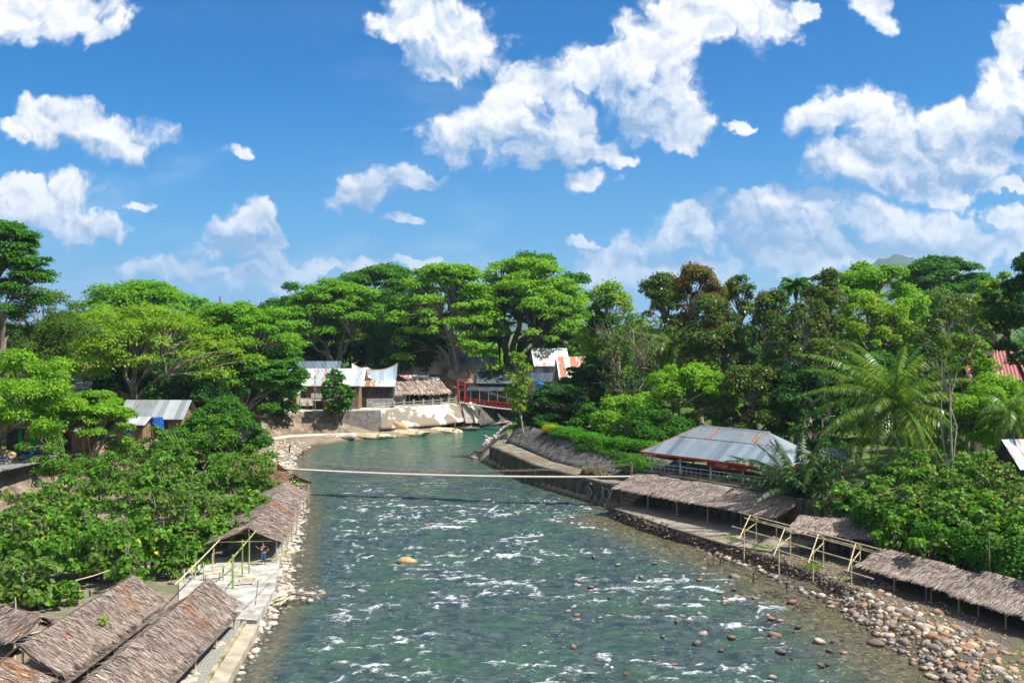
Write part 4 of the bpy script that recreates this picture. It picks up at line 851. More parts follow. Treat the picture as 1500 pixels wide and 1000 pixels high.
shed('pale thatched roof under the blue tarpaulin behind the bamboo frame', [(24.4, 84.6, 3.9), (33.0, 79.0, 3.9)], [(22.9, 82.6, 3.0), (31.2, 77.2, 3.0)], TH2, 45, 3)
# blue tarpaulin, crumpled
n = 26; u, v = np.meshgrid(np.linspace(0, 1, n), np.linspace(0, 1, 10)); q0 = np.array(wp(1216, 760, 84.2)); q1 = np.array(wp(1318, 768, 79))
Pt = q0+(q1-q0)*u[..., None]+np.array([.6, 1.0, .42])*(v-.5)[..., None]*1.4; Pt[..., 2] += (fbm(u*9, v*4, 61, 4)-.5)*.7
tp = npmesh('tarpaulin', Pt-q0, gridfaces(n, 10), BLUEP, smooth=True); tp.location = tuple(q0); md_ = tp.modifiers.new('thickness', 'SOLIDIFY'); md_.thickness = .02
tag(tp, 'crumpled bright blue tarpaulin on the thatch behind the bamboo frame', 'tarpaulin')
# ================================================================== PAVILION (local x along the river front, y away from the river)
pav = thing('pavilion', (14.4, 106.6, 4.42), math.atan2(-.741, .672), 'open pavilion with a grey corrugated hip roof, white posts and a red signboard', 'pavilion')
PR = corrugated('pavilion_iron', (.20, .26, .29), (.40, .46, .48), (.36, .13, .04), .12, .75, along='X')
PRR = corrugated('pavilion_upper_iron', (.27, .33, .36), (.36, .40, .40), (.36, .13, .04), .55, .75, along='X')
def slope_quad(a, b, c, d, k=24):
    a, b, c, d = map(np.array, (a, b, c, d)); t = np.linspace(0, 1, k)[:, None]; s = np.linspace(0, 1, 7)
    P = np.stack([(a+(b-a)*t)*(1-q)+(d+(c-d)*t)*q for q in s], 0).astype(float); return P, k
Lp, Wp, E, Rg = 16.8, 8.0, 2.02, 4.75
def roofface(name, pts, mat, parent, th=.05):
    P, k = slope_quad(*pts); V_ = np.concatenate([P.reshape(-1, 3), P.reshape(-1, 3)-np.array([0, 0, th])]); f = gridfaces(k, 7)
    return npmesh(name, V_, np.concatenate([f, f[:, ::-1]+len(P.reshape(-1, 3))]), mat, parent)
e0, e1, e2, e3 = (-.3, -.6, E), (Lp, -.6, E), (Lp, Wp, E), (-.3, Wp, E); r0_, r1_ = (4.2, 3.8, Rg), (Lp-4.0, 3.8, Rg)
mid = lambda a, b, t: tuple(a[i]+(b[i]-a[i])*t for i in range(3))
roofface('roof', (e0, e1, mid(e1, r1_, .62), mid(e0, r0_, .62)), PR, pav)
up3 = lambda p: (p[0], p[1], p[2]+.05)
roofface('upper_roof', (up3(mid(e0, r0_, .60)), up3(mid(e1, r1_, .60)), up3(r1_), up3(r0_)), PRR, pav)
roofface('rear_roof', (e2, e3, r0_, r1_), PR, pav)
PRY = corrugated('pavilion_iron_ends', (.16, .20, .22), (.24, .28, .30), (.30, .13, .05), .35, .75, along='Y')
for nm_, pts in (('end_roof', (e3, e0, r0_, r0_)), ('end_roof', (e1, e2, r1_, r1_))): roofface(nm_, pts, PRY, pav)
b_ = MB(); RF = E-.09
b_.box(((Lp-.3)/2, -.6, RF), (Lp+.3, .06, .2)).box(((Lp-.3)/2, Wp, RF), (Lp+.3, .06, .2)).box((-.3, (Wp-.6)/2, RF), (.06, Wp+.54, .2)).box((Lp, (Wp-.6)/2, RF), (.06, Wp+.54, .2)); b_.build('fascia', REDP, pav)
MB().tube([r0_, r1_], .12, 8).build('ridge_cap', simple('zinc', (.35, .42, .45), (.5, .56, .58), .4, 2, metal=.5), pav)
MB().tube([e0, r0_], .07, 6).build('hip_cap', simple('rusty_ridge', (.30, .12, .06), (.42, .2, .1), .7, 2), pav)
GW = simple('grey_painted_post', (.34, .35, .35), (.50, .51, .50), .7, 2, .2)
for i in range(5):
    x = .6+i*3.85
    for y in (.15, Wp-.7): MB().tube([(x, y, -.3), (x, y, RF)], .11, 8).build('post', GW if y < 1 else WOOD, pav)
b_ = MB()
for i in range(4):
    x = .6+i*3.5; b_.box((x+1.75, .15, .82), (3.4, .07, .09)); b_.box((x+1.75, .15, .42), (3.4, .05, .06))
    for j in range(1, 6): b_.box((x+j*.585, .15, .42), (.05, .045, .72))
b_.build('railing', GW, pav)
MB().box((Lp/2-.2, 3.7, .0), (Lp+.2, 8.6, .16)).build('floor', CONC, pav)
sgn = MB().box((11.6, .05, 1.50), (7.4, .05, .66)).build('signboard', simple('dark_red_board', (.26, .012, .012), (.36, .03, .025), .5, 2), pav)
YEL = simple('gold_lettering', (.62, .42, .10), (.70, .50, .14), .6, 2)
text3d('Sungai', .62, (9.7, .0, 1.58), (R(90), 0, 0), YEL, sgn, 'lettering', .012, .25); text3d('cafe', .32, (11.1, .0, 1.30), (R(90), 0, 0), YEL, sgn, 'lettering', .012, .2)
for x in (9.8, 13.4):
    t_ = MB(); t_.box((x, 2.6, .78), (1.5, .9, .05)); [t_.box((x+a, 2.6+c, .42), (.06, .06, .7)) for a in (-.65, .65) for c in (-.35, .35)]; t_.box((x, 1.8, .5), (1.4, .35, .05)); [t_.box((x+a, 1.8, .28), (.05, .3, .4)) for a in (-.6, .6)]
    o = t_.build('picnic_table', DARKW); o.location = pav.location; o.rotation_euler = pav.rotation_euler; tag(o, 'dark wooden table with bench under the pavilion roof', 'table', 'tables in the pavilion')
# ================================================================== BAMBOO FRAME
bf = thing('bamboo_shelter', (22.5, 82, 1), 0, 'bare bamboo shelter frame without a roof, standing on the right bank stones', 'bamboo frame')
org = tuple(bf.location)
A = [Vector(gp(*p, 1.0)) for p in ((1090, 808), (1141, 832), (1191, 843), (1247, 858))]; ux = Vector((1.9, 3.6, 0))
for i, p in enumerate(A):
    g = hz(p.x, p.y)
    for q, h in ((p, 3.15), (p+ux, 3.15)):
        MB(org).tube([(q.x, q.y, g-.5), (q.x, q.y, h)], [.06, .05], 6).build('post', BAMB, bf)
    r = p+ux*.5; MB(org).tube([tuple((p-ux*.42).to_2d())+(2.35,), (r.x, r.y, 3.75)], .045, 5).build('rafter', BAMB, bf); MB(org).tube([(r.x, r.y, 3.75), tuple((p+ux*1.42).to_2d())+(2.55,)], .045, 5).build('rafter', BAMB, bf)
    MB(org).tube([tuple((p-ux*.05).to_2d())+(2.7,), tuple((p+ux*1.05).to_2d())+(2.7,)], .04, 5).build('tie', BAMB, bf)
for off_, z in ((-.40, 2.42), (0, 2.85), (.5, 3.72), (1, 2.85), (1.38, 2.62)):
    a = A[0]+ux*off_; b = A[3]+ux*off_; d = (b-a).normalized(); MB(org).tube([tuple((a-d*1.6).to_2d())+(z,), tuple((b+d*2.4).to_2d())+(z+.03,)], .05, 6).build('purlin', BAMB, bf)
# bamboo rails and posts by the gabled hut
bs = thing('bamboo_railing', gp(300, 850, 1.0), 0, 'leaning bamboo handrail with rough posts left of the pale pavement', 'railing'); org = tuple(bs.location)
def bpole(parent, a, b, r, mat, nm='rail'): return MB(org).tube([a, tuple((Vector(a)+Vector(b))/2+Vector((0, 0, -.04))), b], [r, r*.9, r*.8], 6).build(nm, mat, parent)
bpole(bs, wp(256, 856, 66), wp(322, 790, 78), .06, BAMB)
bpole(bs, wp(110, 850, 68), wp(160, 835, 70), .04, BAMB)
for i, (x, y) in enumerate([(270, 856), (281, 850), (286, 846), (298, 848), (311, 835)]):
    q = gp(x, y+2, 1.0); MB(org).tube([(q[0], q[1], .6), (q[0], q[1], 2.2+.05*i)], .05, 5).build('post', BAMB, bs)
gs = thing('bamboo_railing', gp(350, 850, 1.0), 0, 'green bamboo handrail rising to the gabled hut beside the pavement', 'railing'); org = tuple(gs.location)
bpole(gs, wp(326, 833, 73), wp(375, 777, 77.6), .065, GBAMB)
for x, y, yt in ((341, 862, 812), (355, 844, 790), (365, 840, 788), (327, 850, 828)):
    q = gp(x, y, 1.0); zt = H-(yt-HZ)*q[1]/F; MB(org).tube([(q[0], q[1], .6), (q[0], q[1], zt)], .085 if x == 341 else .06, 6).build('post', GBAMB, gs)
bpole(gs, wp(334, 856, 70.5), wp(354, 826, 74), .045, GBAMB, 'brace')
bl = thing('bamboo_pole', gp(400, 830, 1.0), 0, 'long green bamboo pole lying across the riverside path', 'pole'); org = tuple(bl.location)
MB(org).tube([gp(362, 824, 1.45), gp(395, 818, 1.35), gp(443, 806, .9)], [.05, .045, .035], 6).build('pole', GBAMB, bl)
bl2 = thing('bamboo_pole', gp(385, 860, 1.0), 0, 'thin bamboo stake and twig standing at the end of the path', 'pole'); org = tuple(bl2.location)
MB(org).tube([gp(374, 886, 1.0), wp(378, 850, 66), wp(383, 848, 67)], [.04, .035, .03], 5).tube([wp(375, 862, 66), wp(404, 838, 73)], .03, 5).build('stake', GBAMB, bl2)
def bench(label, px, py, rz, s=1.0):
    q = gp(px, py, 1.04); r = thing('bench', q, rz, label, 'bench'); MB().box((0, 0, .47), (1.3*s, .32, .06)).build('seat', BAMB, r)
    for a in (-.5, .5): MB().tube([(a*s, -.18, 0), (a*s, 0, .47)], .04, 5).tube([(a*s, .18, 0), (a*s, 0, .47)], .04, 5).build('leg', BAMB, r)
    return r
bench('small pale wooden bench in the middle of the pavement', 361, 856, .25); bench('low wooden bench behind the green bamboo posts', 312, 848, .5)
for i, (x, y, yt, z) in enumerate([(298, 1000, 968, 1), (455/3.33, 952, 922, 1), (154, 945, 896, 1), (88, 985, 936, 1), (182, 915, 868, 1), (210, 905, 862, 1), (46, 1000, 976, 1), (23, 925, 872, 1)]):
    pass
for i, (px, yt, D, lab) in enumerate([(90, 936, 53.0, 'thin wooden stake poking up between the corner hut and its neighbour'), (137, 922, 55.0, 'thin stake between the two long thatched huts, nearest the corner'), (154, 899, 57.0, 'thin stake between the two long thatched huts, middle one'), (209, 862, 63.5, 'stake at the far end gap between the two long thatched huts'), (23, 874, 60.0, 'stake in front of the small hut at the left edge'), (1449, 778, 67.0, 'tall forked pole rising through the right edge thatched roof')]):
    q = wp(px, yt, D); g = hz(q[0], q[1]); o = MB((q[0], q[1], g)).tube([(q[0], q[1], g-.3), (q[0]+.04, q[1], (g+q[2])/2), (q[0]-.03, q[1], q[2])], [.05, .045, .035], 6).build('stake', BAMB if i < 5 else WOOD); o.location = (q[0], q[1], g); tag(o, lab, 'pole')
# ================================================================== FOOTBRIDGES
fb_ = thing('rope_footbridge', (0, 112, 3.4), 0, 'narrow plank footbridge slung on cables across the river', 'footbridge'); org = tuple(fb_.location)
FA, FB = Vector(wp(392, 684, 118)), Vector(wp(925, 697, 109)); 
def cat_(a, b, sag, n=24): return [a.lerp(b, i/n)+Vector((0, 0, -sag*4*(i/n)*(1-i/n))) for i in range(n+1)]
dk_ = cat_(FA, FB, .38); sid = Vector((0, .42, 0)); m_ = MB(org)
for i in range(len(dk_)-1): m_.slab([tuple(dk_[i]-sid), tuple(dk_[i+1]-sid), tuple(dk_[i+1]+sid), tuple(dk_[i]+sid)], .10)
m_.build('deck', simple('pale_planks', (.36, .31, .25), (.56, .50, .42), .85, 3, .3, stretch=(4, 1, 1)), fb_)
for s in (-.5, .5):
    q = [tuple(p+Vector((0, s, 0))) for p in cat_(FA+Vector((0, 0, 1.2)), FB+Vector((0, 0, 1.3)), 1.15)]; MB(org).tube(q, .028, 4).build('cable', WOOD, fb_)
    m_ = MB(org)
    for i in range(2, 23, 2): m_.tube([q[i], tuple(dk_[i]+Vector((0, s, 0)))], .014, 4)
    m_.build('hanger', WOOD, fb_)
m_ = MB(org)
for e in (FA, FB):
    for s in (-.5, .5): MB(org).tube([(e.x, e.y+s, hz(e.x, e.y)-.3), (e.x, e.y+s, e.z+1.5)], .09, 6).build('post', WOOD, fb_)
rb = thing('red_footbridge', (-9.9, 196, 4.6), 0, 'red painted suspension footbridge with a twin post tower at the village', 'footbridge'); org = tuple(rb.location)
TA, TB, TC = Vector((-9.7, 195.5, 4.7)), Vector((3.6, 184.5, 4.2)), Vector((14, 176, 4.9)); LK = Vector((.55, .85, 0))
for s, x in ((-1, -.75), (1, .75)):
    for yy in (0,): MB(org).box((-9.9+x*.9, 195.2, 6.9), (.34, .34, 5.0)).build('tower_post', REDP, rb)
MB(org).box((-9.9, 195.2, 9.1), (1.1, .22, .25)).box((-9.9, 195.2, 8.2), (1.1, .18, .2)).build('tower_beam', REDP, rb)
dk2 = cat_(TA, TC, .75, 30); m_ = MB(org)
for i in range(30): m_.slab([tuple(dk2[i]-LK*.6), tuple(dk2[i+1]-LK*.6), tuple(dk2[i+1]+LK*.6), tuple(dk2[i]+LK*.6)], .16)
m_.build('deck', simple('deck_boards', (.38, .34, .30), (.52, .47, .42), .85, 3), rb)
for s in (-.6, .6):
    m_ = MB(org)
    for i in range(0, 31): m_.box(tuple(dk2[i]+LK*s+Vector((0, 0, .5))), (.06, .06, 1.15))
    for z in (.45, 1.02): m_.tube([tuple(p+LK*s+Vector((0, 0, z))) for p in dk2], .028, 4)
    m_.build('railing', REDP, rb)
    cb_ = [tuple(p+LK*s) for p in cat_(Vector((-9.9, 195.2, 9.3)), Vector((14.5, 175.6, 9.3)), 3.4, 24)]; MB(org).tube(cb_, .035, 4).build('cable', WOOD, rb)
for s in (-.9, .9): MB(org).box((14.2+s*.7, 175.6+s*.6, 6.9), (.34, .34, 5.0)).build('tower_post', REDP, rb)
# ================================================================== BUILDINGS
IRON = corrugated('white_grey_iron', (.38, .41, .43), (.66, .68, .69), (.34, .16, .08), .26, 1.0, rough=.5, metal=.25)
IRONR = corrugated('rusty_white_iron', (.56, .55, .54), (.72, .71, .70), (.34, .12, .05), .55, .9, rough=.6, metal=.2)
IRONS = corrugated('striped_rust_iron', (.62, .64, .64), (.72, .72, .70), (.42, .13, .05), .62, 1.1, rough=.6, metal=.2)
IROND = corrugated('blue_grey_iron', (.055, .09, .12), (.11, .16, .20), (.12, .09, .07), .1, 1.0)
IRONB = corrugated('old_brown_iron', (.26, .20, .15), (.40, .33, .26), (.26, .13, .07), .4, 1.0, metal=.1, rough=.8)
IRONK = corrugated('pinkish_iron', (.44, .28, .25), (.58, .44, .40), (.30, .12, .07), .25, 1.0, metal=.1, rough=.8)
IRONG = corrugated('curved_roof_iron', (.30, .38, .42), (.44, .52, .56), (.30, .12, .06), .22, .9, metal=.3)
REDR = corrugated('red_roof_sheets', (.24, .045, .045), (.36, .085, .075), (.45, .35, .33), .12, 1.6, metal=.1, rough=.6)
GLASS = simple('dark_window', (.02, .025, .03), (.05, .055, .06), .15, 1, spec=.6)
GREENP = simple('green_paint', (.01, .20, .025), (.02, .30, .05), .6, 2, .2)
YELP = simple('yellow_paint', (.58, .42, .05), (.70, .54, .10), .6, 2, .2)
PINKP = simple('pale_pink_paint', (.56, .44, .40), (.68, .58, .54), .8, 1.5, .2)
def building(label, px, D, w, d, hw, hr, wall, roof, rz=0, nm='house', base=None, ridge='X', doors=(), wins=(), over=.5, lift=0.0, cat='house', hip=False, group=None, posts=0, floor2=False):
    """local x = width, front face at y=0 toward -y; ridge along X (eaves front/back) or Y (gable to the front)"""
    x = (px-750)/F*D; gz = (base if base is not None else hz(x, D+1)-.05); root = thing(nm, (x, D, gz), rz, label, cat, group); hw += lift
    m_ = MB(); m_.box((0, d/2, hw/2-.2), (w, d, hw+.4))
    if ridge == 'Y': m_.add([(-w/2, 0, hw), (w/2, 0, hw), (0, 0, hw+hr*.96), (-w/2, .12, hw), (w/2, .12, hw), (0, .12, hw+hr*.96)], [(0, 1, 2), (3, 5, 4), (0, 2, 5, 3), (1, 4, 5, 2)])
    else: m_.add([(-w/2, 0, hw), (-w/2, d, hw), (-w/2, d/2, hw+hr*.96), (-w/2+.12, 0, hw), (-w/2+.12, d, hw), (-w/2+.12, d/2, hw+hr*.96)], [(0, 2, 1), (3, 4, 5), (0, 3, 5, 2), (1, 2, 5, 4)]); m_.add([(w/2, 0, hw), (w/2, d, hw), (w/2, d/2, hw+hr*.96), (w/2-.12, 0, hw), (w/2-.12, d, hw), (w/2-.12, d/2, hw+hr*.96)], [(0, 1, 2), (3, 5, 4), (0, 2, 5, 3), (1, 4, 5, 2)])
    m_.build('wall', wall, root); o = over; k = hr/(d/2 if ridge == 'X' else w/2); ze = hw-o*k+.06
    if ridge == 'X':
        rx = w/2+o-(d*.45 if hip else 0); a = (-w/2-o, -o, ze); b = (w/2+o, -o, ze); c = (w/2+o, d+o, ze); e = (-w/2-o, d+o, ze); r1 = (rx, d/2, hw+hr+.06); r0 = (-rx, d/2, hw+hr+.06)
        roofface('roof', (a, b, r1, r0), roof, root); roofface('roof', (c, e, r0, r1), roof, root)
        if hip: roofface('roof', (e, a, r0, r0), roof, root); roofface('roof', (b, c, r1, r1), roof, root)
    else:
        a = (-w/2-o, -o, ze); b = (w/2+o, -o, ze); c = (w/2+o, d+o, ze); e = (-w/2-o, d+o, ze); r0 = (0, -o, hw+hr+.06); r1 = (0, d+o, hw+hr+.06)
        roofface('roof', (e, a, r0, r1), roof, root); roofface('roof', (b, c, r1, r0), roof, root)
    for (x_, w_, h_, mt) in doors: q = MB().box((x_, -.03, h_/2), (w_, .08, h_)).build('door', mt, root)
    for (x_, z_0, w_, h_, mt) in wins:
        q = MB().box((x_, -.03, z_0), (w_, .07, h_)).build('window', mt, root)
        MB().box((x_, -.06, z_0+h_/2+.05), (w_+.2, .12, .10)).box((x_, -.06, z_0-h_/2-.05), (w_+.2, .16, .10)).box((x_-w_/2-.05, -.06, z_0), (.10, .12, h_)).box((x_+w_/2+.05, -.06, z_0), (.10, .12, h_)).build('frame', WOOD, q)
    return root
def awn(root, x0, x1, z, out, mat, drop=.35, y=0, nm='awning'): return MB().slab([(x0, y-out, z-drop), (x1, y-out, z-drop), (x1, y-.02, z), (x0, y-.02, z)], .05).build(nm, mat, root)
GB = 4.66
v1 = building('two storey village house with a white ribbed roof and roller shutter upstairs', 487, 180, 9.6, 6, 4.9, 2.3, BROWNB, IRON, base=GB, over=.9, wins=[(-2.6, 3.3, 1.7, 1.2, GREYW), (3.4, 3.4, 1.4, 1.2, GLASS)], doors=[(-3.0, 2.6, 2.2, DARKW), (2.8, 2.4, 2.2, GREYW)])
MB().box((-1.2, -.75, 2.55), (5.0, .08, .8)).box((-1.2, -.4, 2.14), (5.0, .8, .12)).build('balcony', PINKP, v1); awn(v1, -3.4, 1.4, 2.05, 1.5, IRON)
v2 = building('low shop with a white iron roof left of the two storey house', 437, 183, 7, 6, 3.6, 3.0, CREAM, IRON, base=GB, over=.7, doors=[(-1.5, 1.8, 2.2, DARKW)], wins=[(1.6, 1.6, 1.3, 1.1, GLASS)])
building('house with a slate blue roof behind the white roofed shops', 460, 192, 8.5, 6, 5.2, 2.9, GREYW, IROND, base=GB, over=.6, wins=[(0, 2, 1.2, 1.2, GLASS)])
v4 = building('shop front with a dark roller shutter between yellow posts', 416, 177.5, 5.0, 4, 3.0, .7, GREYW, IRON, base=GB, over=.3, doors=[(.3, 3.7, 2.7, simple('dark_shutter', (.05, .05, .055), (.085, .085, .09), .6, 1, .4, stretch=(1, 1, 9)))])
MB().box((2.4, -.1, 1.55), (.28, .2, 3.1)).box((-1.75, -.1, 1.55), (.28, .2, 3.1)).build('yellow_post', YELP, v4); awn(v4, -2.5, 2.8, 3.35, 1.1, simple('pink_awning_sheet', (.56, .26, .30), (.66, .40, .42), .8, 2))
building('pale roofed house half hidden by the overhanging rain tree', 372, 173, 10, 6, 3.8, 2.6, CREAM, IRON, base=GB, wins=[(2, 1.8, 1.4, 1.1, GLASS)])
v6 = building('small kiosk with a bright blue awning at the head of the revetment', 374, 168.5, 3.2, 3, 2.3, .5, CREAM, IRON, base=GB, over=.2, doors=[(-.7, .8, 1.9, BROWNB)], wins=[(.8, 1.2, 1.0, 1.2, GREYW)], nm='kiosk', cat='kiosk')
awn(v6, -1.9, 1.9, 2.75, 1.5, simple('blue_awning_sheet', (.02, .20, .48), (.06, .32, .60), .6, 2), .5)
# saddle backed roof with pointed ends
v7 = thing('saddle_roof_house', ((548-750)/F*189, 189, GB), .08, 'house with a sagging saddle roof and two pointed horn ends', 'house')
MB().box((0, 2.6, 2.0), (7.6, 5.2, 4.6)).build('wall', GREYW, v7)
n = 24; t_ = np.linspace(-1, 1, n); zr = 6.55+1.35*np.abs(t_)**2.4; xr = t_*4.4; V_ = []; 
for sgn_ in (-1, 1):
    P = np.stack([np.stack([xr*(1-.08*q), 2.6+sgn_*(.05+3.4*q)+0*xr, zr*(1-q)+(4.1+.25*np.abs(t_)**2)*q], 1) for q in np.linspace(0, 1, 6)], 0)
    Vv = np.concatenate([P.reshape(-1, 3), P.reshape(-1, 3)-np.array([0, 0, .07])]); f = gridfaces(n, 6); npmesh('roof', Vv, np.concatenate([f, f[:, ::-1]+n*6]), IRONG, v7)
MB().tube([(x, 2.6, z+.03) for x, z in zip(xr, zr)], .09, 5).build('ridge_cap', simple('rusty_ridge', (.3, .1, .05), (.42, .2, .1), .7, 2), v7)
v8 = building('low shed with a white roof mottled by rust in front of the saddle roof house', 549, 183.5, 6.6, 3.4, 4.1, .75, DARKW, IRONR, base=GB, over=.5, doors=[(0, 5.6, 2.6, DARKW)], nm='shed', cat='shed')
MB().box((1.0, -.12, .85), (5.0, .12, 1.7)).build('low_wall', GREYW, v8)
# thatched restaurant
v9 = thing('restaurant', (-17.4, 190.6, GB), .50, 'long open restaurant under a hipped brown grey thatched roof behind the promenade rail', 'restaurant')
rngR = np.random.RandomState(77); V_ = []; Q_ = []
Lr = 17.5; hx = Lr/2
thatch_slope(V_, Q_, (-hx+1.6, 3.2, 4.35), (hx-3.2, 3.2, 4.35), (0, -1), 4.6, 2.0, rngR, 16, 1.0, .16)
thatch_slope(V_, Q_, (-hx+1.6, 3.2, 4.35), (hx-3.2, 3.2, 4.35), (0, 1), 4.0, 1.8, rngR, 8, 1.0, .16)
npmesh('roof', np.concatenate(V_), np.concatenate(Q_), thatchmat('brown_grey_thatch', (.24, .17, .13), (.60, .48, .40), (.26, .14, .08), .02), v9)
V_ = []; Q_ = []; thatch_slope(V_, Q_, (hx-3.2, .6, 3.6), (hx-3.2, 5.0, 3.6), (1, 0), 3.4, 1.1, rngR, 16, 1.0, .16); npmesh('roof_hip', np.concatenate(V_), np.concatenate(Q_), MATS['brown_grey_thatch'], v9)
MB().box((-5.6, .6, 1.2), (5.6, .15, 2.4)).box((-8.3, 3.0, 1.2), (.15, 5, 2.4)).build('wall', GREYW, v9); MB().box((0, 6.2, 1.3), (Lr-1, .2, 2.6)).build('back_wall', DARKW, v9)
for i in range(6): MB().box((-2.4+i*2.1, .1, 1.25), (.2, .2, 2.5)).build('post', CONC, v9)
MB().box((-1.6, .3, 2.1), (2.6, .06, .6)).build('banner', REDP, v9)
for i in range(3):
    q = MB().box((0, 0, .74), (1.4, .9, .06)); [q.box((a, b, .36), (.07, .07, .72)) for a in (-.6, .6) for b in (-.35, .35)]; o = q.build('restaurant_table', BROWNB); mw = Matrix.Rotation(.50, 3, 'Z') @ Vector((-1+i*2.6, 2.2, 0)); o.location = v9.location+mw; o.rotation_euler = (0, 0, .5); tag(o, 'brown table under the thatched restaurant roof', 'table', 'restaurant tables')
rl = thing('railing', (-17, 187.5, GB), 0, 'concrete promenade railing with knobbed posts in front of the restaurant', 'railing'); org = tuple(rl.location)
pl_ = rs([(-25.2, 180.3, GB), (-22.2, 182.6, GB), (-18.0, 186.4, GB), (-14.0, 190.0, GB), (-11.0, 194.4, GB)], 10)
for p in pl_: MB(org).box((p[0], p[1], GB+.55), (.26, .26, 1.15)).box((p[0], p[1], GB+1.2), (.36, .36, .16)).build('post', CONCL, rl)
for z in (.45, .9): MB(org).tube([(p[0], p[1], GB+z) for p in pl_], .05, 5).build('rail', CONCL, rl)
v11 = building('white gabled house with a red edged roof beneath the rain trees', 646, 214, 7.4, 9, 7.8, 2.7, WHITEP, simple('maroon_sheet', (.20, .05, .05), (.32, .12, .11), .7, 1), base=GB, ridge='Y', rz=-.25, wins=[(0, 5, 1.2, 1.1, GLASS)])
building('house with faded pink roof sheets left of the white gable', 612, 207, 9, 6, 5.3, 2.2, BROWNB, IRONK, base=GB, rz=.1, wins=[(0, 2.4, 1.2, 1, GLASS)])
building('small hut with a buff gabled roof in front of the pink roofed house', 583, 197, 5, 5, 3.8, 1.5, DARKW, IRONB, base=GB, ridge='Y', rz=.3)
v13 = building('long brown roofed stall building beside the red bridge tower', 694, 203, 9.4, 6, 4.2, 2.6, BROWNB, IRONB, base=GB, rz=-.12, over=.9, doors=[(-2.8, 1.6, 2.1, DARKW), (2.6, 2, 2.1, DARKW)], wins=[(0, 1.6, 1.6, 1.2, GLASS)])
building('dark green roofed annex right of the long stall building', 727, 200.5, 6.4, 5, 4.1, 2.1, DARKW, corrugated('dark_green_iron', (.035, .06, .065), (.06, .09, .09), (.1, .07, .05), .1), base=GB, rz=-.12, over=.8, doors=[(0, 3, 2, DARKW)])
v13b = building('open fronted market stall with grey posts below the dark green annex', 716, 197.5, 8.0, 2.4, 2.3, .5, DARKW, IROND, base=GB, rz=-.12, over=.4, nm='stall', cat='stall')
for i in range(5): MB().box((-3.6+i*1.8, -.25, 1.15), (.16, .16, 2.4)).build('post', GREYW, v13b)
building('pale roofed house behind the long stall building', 690, 214, 10, 6, 6.3, 1.9, GREYW, IRON, base=GB)
building('tan walled two storey house at the right end of the red footbridge', 783, 203, 4.6, 6, 6.7, 1.5, CREAM, IROND, base=GB, rz=.1, wins=[(.9, 4.4, 1.1, 1.2, GLASS)])
building('house with a bright white hip roof among the trees right of the bridge', 808, 200, 6.0, 6, 7.6, 2.8, GREYW, IRON, base=GB, rz=.15, over=.7, hip=False, wins=[(-1, 6.0, 1.2, 1.1, GLASS), (1.4, 6.0, 1.2, 1.1, GLASS)])
building('tan walled lean-to with a blue grey roof below the white hip roof', 806, 193, 6.2, 4, 4.6, 1.2, CREAM, IROND, base=GB, rz=.1, over=.6, wins=[(-1.6, 3.2, .9, 1.0, GLASS)])
v17 = building('house with a white roof striped by rust, tallest on the right bank by the bridge', 856, 179, 6.6, 6, 6.2, 3.2, WHITEP, IRONS, base=GB, rz=.12, over=1.4, wins=[(-1.8, 5.0, 1.0, .9, GLASS)])
MB().tube([(-4.3, -1.2, 0), (-4.3, -1.2, 5.5)], .16, 6).build('post', WOOD, v17)
bb = MB().tube([(0, 0, 0), (0, 0, .08), (0, 0, 1.7), (0, 0, 1.8)], [.72, .78, .78, .6], 14).tube([(0, 0, 1.8), (0, 0, 1.95)], .2, 10).build('water_barrel', BLUEP); q = wp(791, 574, 190); bb.location = q; tag(bb, 'tall blue plastic water barrel by the tan walled house', 'barrel')
bst = MB(q).box((q[0], q[1], (q[2]+GB)/2-.2), (1.8, 1.8, q[2]-GB+.35)).build('barrel_stand', CONC); bst.location = q; tag(bst, 'concrete stand under the blue water barrel', 'stand')
# left bank buildings
building('house with a faded red roof seen through the rain tree branches', 136, 166, 4.6, 6, 6.2, 2.0, WHITEP, REDR, base=5, wins=[(1, 4.6, .9, .9, GLASS)])
building('grey roofed house left of the yellow green rain tree', 104, 150, 4.8, 6, 5.6, 1.8, GREYW, IRONG, base=5, rz=-.1, wins=[(-.6, 3.4, 1.2, 1.0, GLASS)])
v20 = building('tarpaulin patched shack with a crumpled metal roof on the left bank', 222, 134, 8.0, 5, 2.7, 1.9, BROWNB, corrugated('crumpled_iron', (.24, .27, .29), (.46, .49, .51), (.20, .14, .10), .25, .8), base=5.0, rz=-.05, over=.6, nm='shack', cat='shack', doors=[(1.6, 1.2, 1.9, DARKW)])
MB().slab([(-.7, -.75, 2.65), (1.9, -.8, 2.6), (2.3, -1.0, .2), (1.0, -1.05, 1.4)], .04).build('blue_sheet', BLUEP, v20)
building('lean-to with a pale roof at the left of the tarpaulin shack', 190, 131, 3.6, 3, 2.0, .7, BROWNB, IRON, base=5.0, rz=-.1, nm='shack', cat='shack', wins=[(-.2, 1.1, 1.4, 1.0, BLUEP)])
v21 = building('green and brown panelled shop with a yellow beam at the left edge', 52, 119, 7.0, 4, 3.3, .9, DARKW, IRON, base=4.75, over=.7, nm='shop', cat='shop', doors=[(-1.8, .5, 2.6, GREENP), (-.9, .55, 2.6, BROWNB), (-.1, .95, 2.6, GREENP), (.6, .35, 2.6, BROWNB), (1.4, .5, 2.6, GREENP)])
MB().box((-.8, -.45, 2.95), (5.2, .12, .22)).build('beam', YELP, v21); MB().box((2.5, -.3, 1.9), (.8, .08, .8)).build('notice', WHITEP, v21)
building('brown boarded hut right of the green shop', 100, 120, 4.0, 3, 2.5, .8, BROWNB, IRONB, base=4.75, nm='shack', cat='shack', doors=[(0, .8, 1.8, DARKW)])
